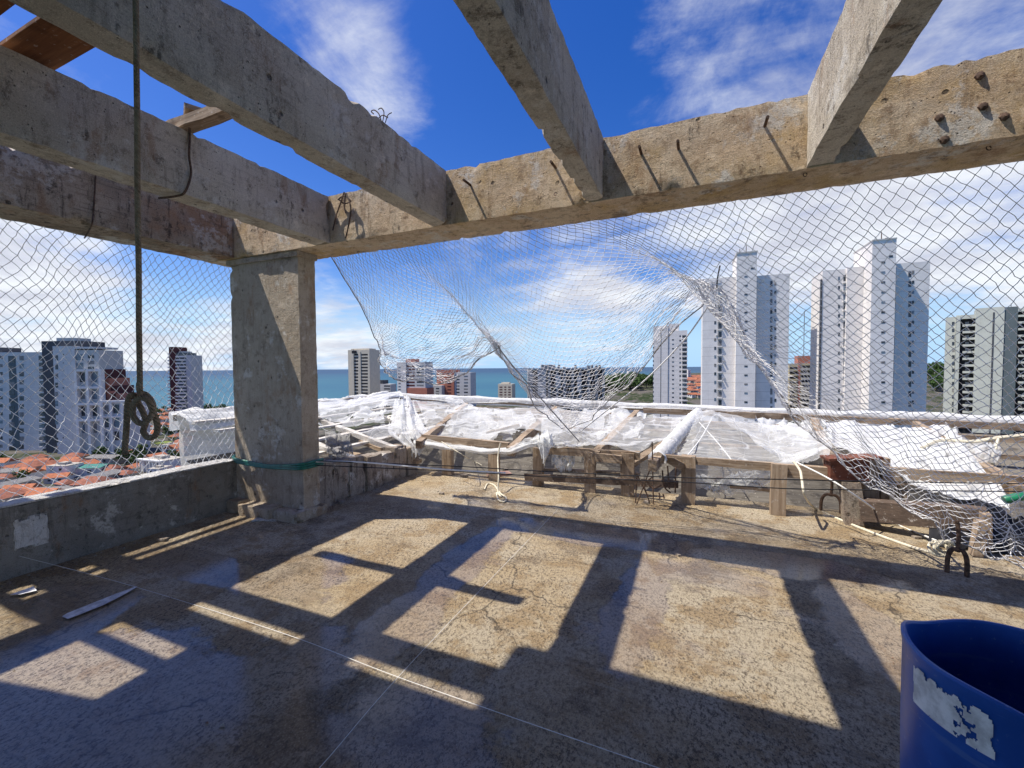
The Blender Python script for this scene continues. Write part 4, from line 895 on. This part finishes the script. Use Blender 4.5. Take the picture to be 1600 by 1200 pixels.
t.box('wing', 1021,1044,510,0,15,'f_white'); t.box('wing', 1044.4,1074,517,.4,14,'f_white'); t.box('roof_block', 1044,1061,506,2,10,'f_white')
t.box('seam', 1032.4,1033.4,512,-.05,.3,'f_char'); t.wins(1050,1053,530,6.9,16,2,.4); t.wins(1061.5,1064,524,6.9,17,2.6,.4); t.wins(1066,1073,524,6.9,17,4.2,.4); t.wins(1020,1021.4,528,6.9,15,3,0,'f_char')
t.slabs(1065.6,1074.4,528,6.9,16,1.8,.4,'f_white',1.)
t = Tower('pale_block', 195, 1560, 'pale greenish apartment block with stacked balconies at the right picture edge', 'building', None, -.38)
t.box('wing', 1478,1494,496,.6,16,'f_pale'); t.box('pillar', 1494.6,1501,494,-.6,14,'f_pale'); t.box('recess', 1501,1524,494,1.6,14,'f_void'); t.box('roof_band',1494.5,1526,493,-.4,1.5,'f_pale',499)
t.box('stair_wall', 1525,1570,482,-.8,14,'f_pale'); t.box('dark_stripe', 1570,1591,480,-.4,14,'f_dkgrey'); t.box('recess', 1591,1680,483,1.6,14,'f_void'); t.box('roof_band',1591,1680,482,-.4,1.5,'f_pale',487); t.box('pillar', 1652,1680,482,-.6,14,'f_pale')
t.box('seam', 1551.6,1554.4,488,-.9,-.5,'f_char')
t.wins(1487.5,1491.5,503,10.4,16,5.5,.6); t.slabs(1504,1525,507,10.4,16,3.4,1.5,'f_pale',1.9); t.slabs(1591,1652,492,10.4,17,3.2,1.5,'f_pale',1.9)
t.wins(1508,1514,503,10.4,15,3.6,1.6,'f_conc','curtain',.03); t.mast(1580,474,482,3)
t = Tower('ochre_block', 330, 1258, 'ochre apartment block with banded balconies between the two big white towers', 'building', None, .017)
t.box('wing', 1233,1282,568,0,14,'f_yellow'); t.box('upper_storey', 1247,1283,556,1,13,'f_brick'); t.slabs(1234,1246,577,7.5,9,2.6,0,'f_yellow',1.1); t.slabs(1252,1272,575,7.5,9,3.6,0,'f_beige',1.3)
t.wins(1234,1246,573.5,7.5,9,4,0,'f_void'); t.wins(1252,1272,571,7.5,9,4,0,'f_void'); t.box('column_strip',1247.5,1250.5,566,-.6,1,'f_brick'); t.box('column_strip',1273.5,1276.5,562,-.6,1,'f_brick')
for px, y0 in ((1257,486),(1268,505)): t.mast(px, y0, 560, 6, .22)
# middle distance by the sea
t = Tower('beige_tower', 420, 560, 'slender beige tower standing against the sea just right of the column', 'tower', None, .06)
t.box('wing', 543.5,577,547,0,16,'f_beige'); t.box('roof_block', 549,577,545,2,12,'f_beige'); t.box('pilaster', 548,552,546,-.8,.5,'f_beige'); t.box('pilaster', 560.5,563,549,-.5,.5,'f_beige')
t.wins(553.5,559.5,553,5.,19,2.4,0,'f_void'); t.wins(564.5,574.5,553,5.,19,2.4,0,'f_void'); t.box('window',549.5,556,548,-.9,.3,'f_void',552)
t = Tower('dark_tower', 470, 598, 'small dark tower with white bands beside the slender beige one', 'tower', None, .06)
t.box('wing', 587,598,594,0,10,'f_char'); t.box('wing', 592,610,600,-.8,10,'f_cool'); t.wins(600,609.5,602,4.4,9,2.2,-.8,'f_char')
t = Tower('terraced_tower', 400, 642, 'white edged tower with red brick lower storeys seen through the sagging net', 'tower', None, .06)
t.box('wing', 620,634,566,-1,14,'f_white'); t.box('wing', 634,664,566,0,14,'f_cool'); t.box('roof_block', 634,648,561,1,9,'f_brick'); t.box('brick_base', 634,667,606,-.6,12,'f_brick')
t.wins(634,648,571,5,9,2.6,0,'f_maroon'); t.wins(651,662,571,5,7,2.2,0,'glass'); t.wins(622.5,626,573,5,11,2.2,-1.)
t = Tower('brick_tower', 430, 706, 'reddish brick tower between the net peak and the white edged tower', 'tower', None, .06)
t.box('wing', 682,709,578,0,14,'f_brick'); t.box('wing', 709,735,582,1,14,'f_cool'); t.box('annex', 668,690,602,-6,6,'f_cool')
t.wins(687,693,583,5,9,2,0,'f_maroon'); t.wins(699,705,583,5,9,2,0,'f_maroon'); t.wins(713,718,587,5,8,2,1); t.wins(725,731,587,5,8,2,1); t.wins(671,675,606,4.4,4,2,-6.); t.wins(681,686,606,4.4,4,2,-6.)
t = Tower('beige_tower', 520, 789, 'short pale beige tower on the waterline left of the raw concrete block', 'tower', None, .06)
t.box('wing', 778,800,600,0,12,'f_beige'); t.box('roof_block', 783,795,597.5,2,9,'f_beige'); t.wins(780.5,785,604,4,8,1.8,0,'f_maroon'); t.wins(788,791,604,4,8,1.8,0,'f_maroon'); t.wins(794,798,604,4,8,1.8,0,'f_maroon')
t = Tower('unfinished_block', 310, 885, 'unfinished raw concrete block with open dark storeys in the middle distance', 'building')
t.box('core', 826,944,577,1.5,16,'f_void'); t.box('end_wall', 825,832,576,0,14,'f_conc'); t.box('tower_part', 840,853,578,-.3,10,'f_grey'); t.box('tower_part', 846,868,570,3,12,'f_conc')
for px in (856,868.5,880,893,905,918,930,941): t.box('pier', px,px+4,571+2*((px*7)%3),.2,3,'f_conc')
for k in range(7): t.box('floor_slab', 832,944,577+8.8*k,-.3,3,'f_conc',578.6+8.8*k)
for px in (872,898,924,936): t.box('stub_column', px,px+3,570,2,5,'f_conc')
t.box('white_panel', 868,876,587,-.4,.3,'f_grey',606); t.box('white_panel', 902,908,589,-.4,.3,'f_grey',612)
for k, (px0, px1, yt, D, mt, lb) in enumerate(((953,963,586,800,'f_white','distant white block above the hillside trees, left of two'),(963,970,583,820,'f_beige','distant narrow beige block wedged among white ones above the trees'),(982,992,580,900,'f_white','distant white tower above the hillside trees, tallest of its group'),(992,999,584,905,'f_cool','distant bluish block close against the tallest far white tower'),(1075,1079.5,578,620,'f_white','thin distant white block in the gap beside the slimmer white tower'))):
    t = Tower('distant_block', D, (px0+px1)/2, lb, 'building'); t.box('wing', px0,px1,yt,0,12,mt); t.wins(px0+1.5,px0+3.2,yt+2.5,2.4,7,1.1,0); t.wins(px1-3.2,px1-1.5,yt+2.5,2.4,7,1.1,0)
# left group
t = Tower('apartment_slab', 225, 30, 'pale grey apartment slab with dark balcony stacks at the left picture edge', 'building')
t.box('wing', -60,72,551,0,16,'f_cool'); t.box('roof_block', -30,3,543,3,12,'f_char'); t.box('dark_stripe', 12.5,24,556,-.08,.4,'f_dkgrey',705); t.box('dark_stripe', 60,70,556,-.08,.4,'f_dkgrey',705)
t.wins(14,22.5,559,12.6,12,8,-.1); t.wins(30,37,556,12.6,12,7,0); t.wins(61,69,558,9.6,15,5.4,-.1); t.slabs(60,70.5,564,9.6,15,2.6,-.08,'f_cool',.9); t.wins(-4,4,556,12.6,12,5,0)
t.box('podium', -60,76,708,-3,14,'f_grey')
t = Tower('terraced_block', 215, 120, 'white framed block stepping down in red-brown terraces towards the sea', 'building')
t.box('back_wall', 64.5,126,533,3,16,'f_char'); t.box('roof_block', 88,118,528,4,12,'f_grey'); t.box('wing', 82,116,541,0,14,'f_cool'); t.box('wing', 116,154,547,.5,14,'f_grey'); t.box('roof_slab', 116,150,542,0,12,'f_cool',545)
for k, (px, y) in enumerate(((163,577),(171,591),(179,603),(188,615))): t.box('terrace', 154,px,y,2+.4*k,14,'f_brick' if k % 2 else 'f_maroon'); t.box('terrace_wall', 154,px+.8,y+8,1.4+.3*k,2.5,'f_brick',y+12)
t.box('lower_wing', 154,193,626,-1,14,'f_cool')
for y in (577,604,630,655): t.box('frame_beam', 115,156,y,-1.2,1,'f_white',y+3.5)
for px in (115,133,153): t.box('frame_post', px,px+4,577,-1.25,.8,'f_white')
for px in (157,171,188): t.box('frame_post', px,px+3,627,-1.9,-.5,'f_white')
t.box('frame_beam', 155,194,626,-1.95,-.5,'f_white',629); t.box('frame_beam', 155,194,650,-1.85,-.5,'f_white',652.5)
t.wins(117.5,130,553,14,2,10,.5); t.wins(119.5,132,582,26.6,4,15,.45); t.wins(138,151,582,26.6,4,15,.45); t.wins(137,147,555,9,3,5,.5); t.wins(160,169.5,633,21,3,14,-1.); t.wins(175,186,632,21,3,14,-1.)
t.wins(86,90.5,555,14.3,11,8,0); t.wins(98,99.6,553,13,11,2,0)
t = Tower('maroon_tower', 330, 280, 'slim tower with a maroon stripe and white balconies standing by the sea', 'tower')
t.box('stripe', 263.5,274,542,0,12,'f_maroon'); t.box('wing', 274,290,551,.6,12,'f_dkgrey'); t.box('side_wall', 290,298,555,0,12,'f_cool'); t.slabs(274,290,556,5.2,18,2.4,.6,'f_white',1.2); t.slabs(261.6,264,552,5.2,18,2.2,.6,'f_white',1.)
t.box('roof_block', 276,291,549,3,9,'f_cool')
# ------------------------------------------------------------------ trees
def leaf_mat(name, c1, c2):
    m = NT(name); n = m.noise(.7, 4, .6)
    c = m.mix(m.ramp(n, .35, .65), c1, c2); return m.pbr(c, .75, None, .2)
M['leaf'] = leaf_mat('tree leaves', (.022,.05,.012), (.06,.105,.025)); M['leaf2'] = leaf_mat('olive tree leaves', (.04,.065,.014), (.10,.14,.03)); M['bark'] = plain('bark', (.10,.07,.05), .9, .3)
def crown_mesh(seed, r_, h_, mat, nl=420):
    rnd = random.Random(seed); mb = MB(); cl = []
    for k in range(16):
        a = rnd.uniform(0, 6.28); q = rnd.uniform(0,1)**.6*r_*.75; cl.append((Vector((q*math.cos(a), q*math.sin(a), h_*(.25+.6*rnd.random())-.0*q)), rnd.uniform(.28,.45)*r_))
    for k in range(nl):
        c, s = rnd.choice(cl); d = Vector((rnd.gauss(0,1), rnd.gauss(0,1), rnd.gauss(0,.8))).normalized()*s*rnd.uniform(.75,1.08)
        p = c+d; nrm = (d.normalized()+Vector((rnd.uniform(-.6,.6), rnd.uniform(-.6,.6), rnd.uniform(-.2,.8)))).normalized()
        u = nrm.orthogonal().normalized(); v = nrm.cross(u); z = rnd.uniform(.16,.32)*r_*.62
        a = rnd.uniform(0, 6.28); u2 = u*math.cos(a)+v*math.sin(a); v2 = nrm.cross(u2)
        mb.add([p-u2*z, p+v2*z*.6, p+u2*z, p-v2*z*.55], [(0,1,2,3)])
    return mb
protos = []
for k, (r_, h_, mt) in enumerate(((3.6,5.5,'leaf'),(4.6,6.,'leaf'),(3.2,5.,'leaf2'))):
    tr_ = empty('tree', (0,0,0), 'x', 'tree', 'trees between the houses of the town')
    crown_mesh(50+k, r_, h_, mt).build('crown', M[mt], tr_).location = (0,0,2.)
    mb = MB().tube([(0,0,-1.),(.1,0,1.5),(.15,.1,3.2)], [.32,.24,.14], 7)
    for a in (0,2.1,4.2): mb.tube([(.12,.08,2.4),(1.2*math.cos(a),1.2*math.sin(a),4.2)], [.14,.06], 5)
    mb.build('trunk', M['bark'], tr_); protos.append(tr_)
used = [False]*3
def tree(a, D, k, label, group, s=1.):
    p = ground(a, D)
    o = protos[k] if not used[k] else copy_tree(protos[k]); used[k] = True
    o.location = p; o.rotation_euler = (0,0,random.uniform(0,6.28)); o.scale = (s,s,s*random.uniform(.85,1.15)); o['label'] = label; o['group'] = group
# ------------------------------------------------------------------ houses of the town
def roof_mat(name, col):
    m = NT(name); n = m.noise(.8, 5, .7); wv = m.n('ShaderNodeTexWave', i_Vector=m.tc.outputs['Object'], i_Scale=1.6, i_Distortion=.6).outputs['Fac']
    c = m.mix(m.ramp(n, .35, .7), col, tuple(x*.55 for x in col)); c = m.mix(m.ramp(wv, .3, .8, .35, 0), c, tuple(x*.5 for x in col)); return m.pbr(c, .9, None, .15)
M['r_orange'] = roof_mat('orange roof tiles', (.50,.19,.10)); M['r_red'] = roof_mat('faded red roof tiles', (.36,.15,.10)); M['r_grey'] = roof_mat('grey fibre roof', (.25,.24,.23)); M['r_pale'] = roof_mat('pale flat roof', (.50,.46,.40)); M['r_teal'] = roof_mat('teal sheet roof', (.09,.27,.23))
M['h_white'] = plain('white house wall', (.66,.65,.62), .9, .12, .6); M['h_beige'] = plain('beige house wall', (.50,.43,.34), .9, .15, .6)
def house_proto(wd, dp, ht, rh, roof, wall, hip):
    t = empty('house', (0,0,0), 'x', 'house', 'x')
    b = MB().box(-wd/2,wd/2,-dp/2,dp/2,-3,ht); w_ = b.build('wall', M[wall], t)
    b = MB(); e = .5
    if rh > 0:
        i = wd*.28 if hip else 0.
        vs = [(-wd/2-e,-dp/2-e,ht),(wd/2+e,-dp/2-e,ht),(wd/2+e,dp/2+e,ht),(-wd/2-e,dp/2+e,ht),(-wd/2-e+i,0,ht+rh),(wd/2+e-i,0,ht+rh)]
        b.add(vs, [(0,1,5,4),(2,3,4,5),(1,2,5),(3,0,4),(3,2,1,0)])
    else:
        b.box(-wd/2-.1,wd/2+.1,-dp/2-.1,dp/2+.1,ht,ht+.25); b.box(-wd*.2,wd*.15,-dp*.2,dp*.2,ht+.26,ht+1.3)
    b.build('roof', M[roof], t)
    for (x, y, wx, wy) in ((-wd*.25,-dp/2,.7,.06),(wd*.2,-dp/2,.7,.06),(-wd/2,-dp*.2,.06,.7),(-wd/2,dp*.2,.06,.7)):
        b = MB().box(x-wx,x+wx,y-wy,y+wy,ht-2.1,ht-.9); b.build('window', M['glass'], t)
    return t
KIND = [('small house with an orange tiled roof in the low town','houses with orange tiled roofs in the low town'),('small house with a faded red hipped roof in the low town','houses with faded red roofs in the low town'),
        ('long shed with a grey sheet roof in the low town','sheds with grey roofs in the low town'),('pale flat roofed house in the low town','flat roofed houses in the low town')]
HPR = [house_proto(11,8,3.6,2.2,'r_orange','h_white',False), house_proto(10,9,4.2,2.4,'r_red','h_beige',True), house_proto(18,10,4.,1.2,'r_grey','h_beige',False), house_proto(10,8,6.2,0,'r_pale','h_white',False)]
hused = [False]*4
def house(a, D, k, label, group, rz, s=1.):
    o = HPR[k] if not hused[k] else copy_tree(HPR[k]); hused[k] = True
    p = ground(a, D); o.location = p; o.rotation_euler = (0,0,rz); o.scale = (s,s,s); o['label'] = label; o['group'] = group
# landmarks among them
def landmark(px, py, wd, dp, ht, rh, roof, wall, rz, label, extra=None):
    p = atz(px, py, GZ); t = house_proto(wd, dp, ht, rh, roof, wall, False); t.location = p; t.rotation_euler = (0,0,rz); t['label'] = label
    if 'group' in t: del t['group']
    return t
marks = []
def mk(px, py, *a):
    marks.append(atz(px, py, GZ)); return landmark(px, py, *a)
mk(142,742, 13,7,3.6,.8,'r_teal','h_white',YAW+.05,'long shed with a teal sheet roof just over the parapet')
t = mk(255,735, 14,8,5.,0,'r_pale','h_white',YAW-.35,'white arcaded building with a row of posts close below the parapet')
for k in range(8): MB().box(-7.4+2.*k,-7.1+2.*k,-5.4,-5.1,-2,5.).build('post', M['h_white'], t)
MB().box(-7.5,7.3,-5.5,-4.0,5.01,5.5).build('canopy', M['h_white'], t)
mk(190,690, 22,10,4.,1.2,'r_grey','h_beige',YAW+.3,'largest grey roofed hall in the low town below the rope knot')
for c_ in ((268,692),):
    p = atz(*c_, GZ); b = MB().box(-7,7,-4,4,-1,.35); o = b.build('lawn', leaf_mat('lawn grass', (.12,.17,.03), (.19,.23,.05))); o.location = p; o.rotation_euler = (0,0,YAW); tag(o, None, None, None, 'structure'); marks.append(p)
rnd = random.Random(11); placed = [Vector((p.x, p.y)) for p in marks]; cnt = 0; tries = 0
bl_ = [gp((px-800)/F, D) for px, D in ((0,232),(30,232),(60,232),(-40,232),(90,222),(120,222),(150,222),(185,222),(280,335))]
while cnt < 260 and tries < 16000:
    tries += 1
    px = rnd.uniform(-15, 300); D = 125+320*rnd.random()**1.1; a = (px-800)/F
    if D > lerpt(COAST, a)-35: continue
    q = gp(a, D); q2 = Vector((q.x, q.y))
    if any((q2-z_).length < 6.6 for z_ in placed) or any((q2-Vector((z_.x,z_.y))).length < 22 for z_ in bl_): continue
    placed.append(q2); cnt += 1
    if rnd.random() < .2: tree(a, D, rnd.randrange(3), 'leafy green tree standing among the low town roofs', 'trees between the houses of the town', rnd.uniform(.45,.8))
    else:
        k = rnd.choice((0,0,0,1,1,1,2,3)); house(a, D, k, KIND[k][0]+' below the left net', KIND[k][1], YAW+rnd.choice((0,1.57))+rnd.uniform(-.4,.4), rnd.uniform(.5,.82))
# hillside to the right
cnt = 0; tries = 0; placed = []
GAPS = ((936,1026,470,640),(1074,1102,420,700),(1228,1288,420,640),(1448,1482,430,640))
while cnt < 210 and tries < 6000:
    tries += 1
    g = rnd.choice((0,0,0,1,1,3,3,2)); px = rnd.uniform(GAPS[g][0], GAPS[g][1]); D = rnd.uniform(GAPS[g][2], GAPS[g][3]); a = (px-800)/F
    q = gp(a, D); q2 = Vector((q.x, q.y)); q3 = a
    if any((q2-z_).length < 6. for z_ in placed): continue
    placed.append(q2); cnt += 1
    tr_ok = (g == 0 and D < 585) or (g == 3 and D < 590)
    if tr_ok: tree(a, D, rnd.randrange(2), 'dense dark green tree on the hillside right of the raw concrete block' if g == 0 else 'dense dark green tree on the slope beside the pale block', 'trees on the hillside' , rnd.uniform(1.1,1.7))
    else: k = rnd.choice((0,1,0)); house(a, D, k, ('small orange roofed house' if k == 0 else 'small faded red roofed house')+' stepping up the far hillside', 'houses on the far hillside', YAW+rnd.uniform(-.5,.5), rnd.uniform(.55,.8))
for k in range(34): tree((rnd.uniform(120,352)-800)/F, rnd.uniform(385,448), rnd.randrange(3), 'dark tree on the shore seen past the column and parapet', 'trees along the shore', rnd.uniform(.5,.9))
# shoreline palms and trees by the sea
for px in (345,352,357,322,330,310,300,205,225,240,250): tree((px-800)/F, 405+rnd.uniform(-20,20), rnd.randrange(2), 'dark tree on the shore seen past the column and parapet', 'trees along the shore', rnd.uniform(.6,1.0))
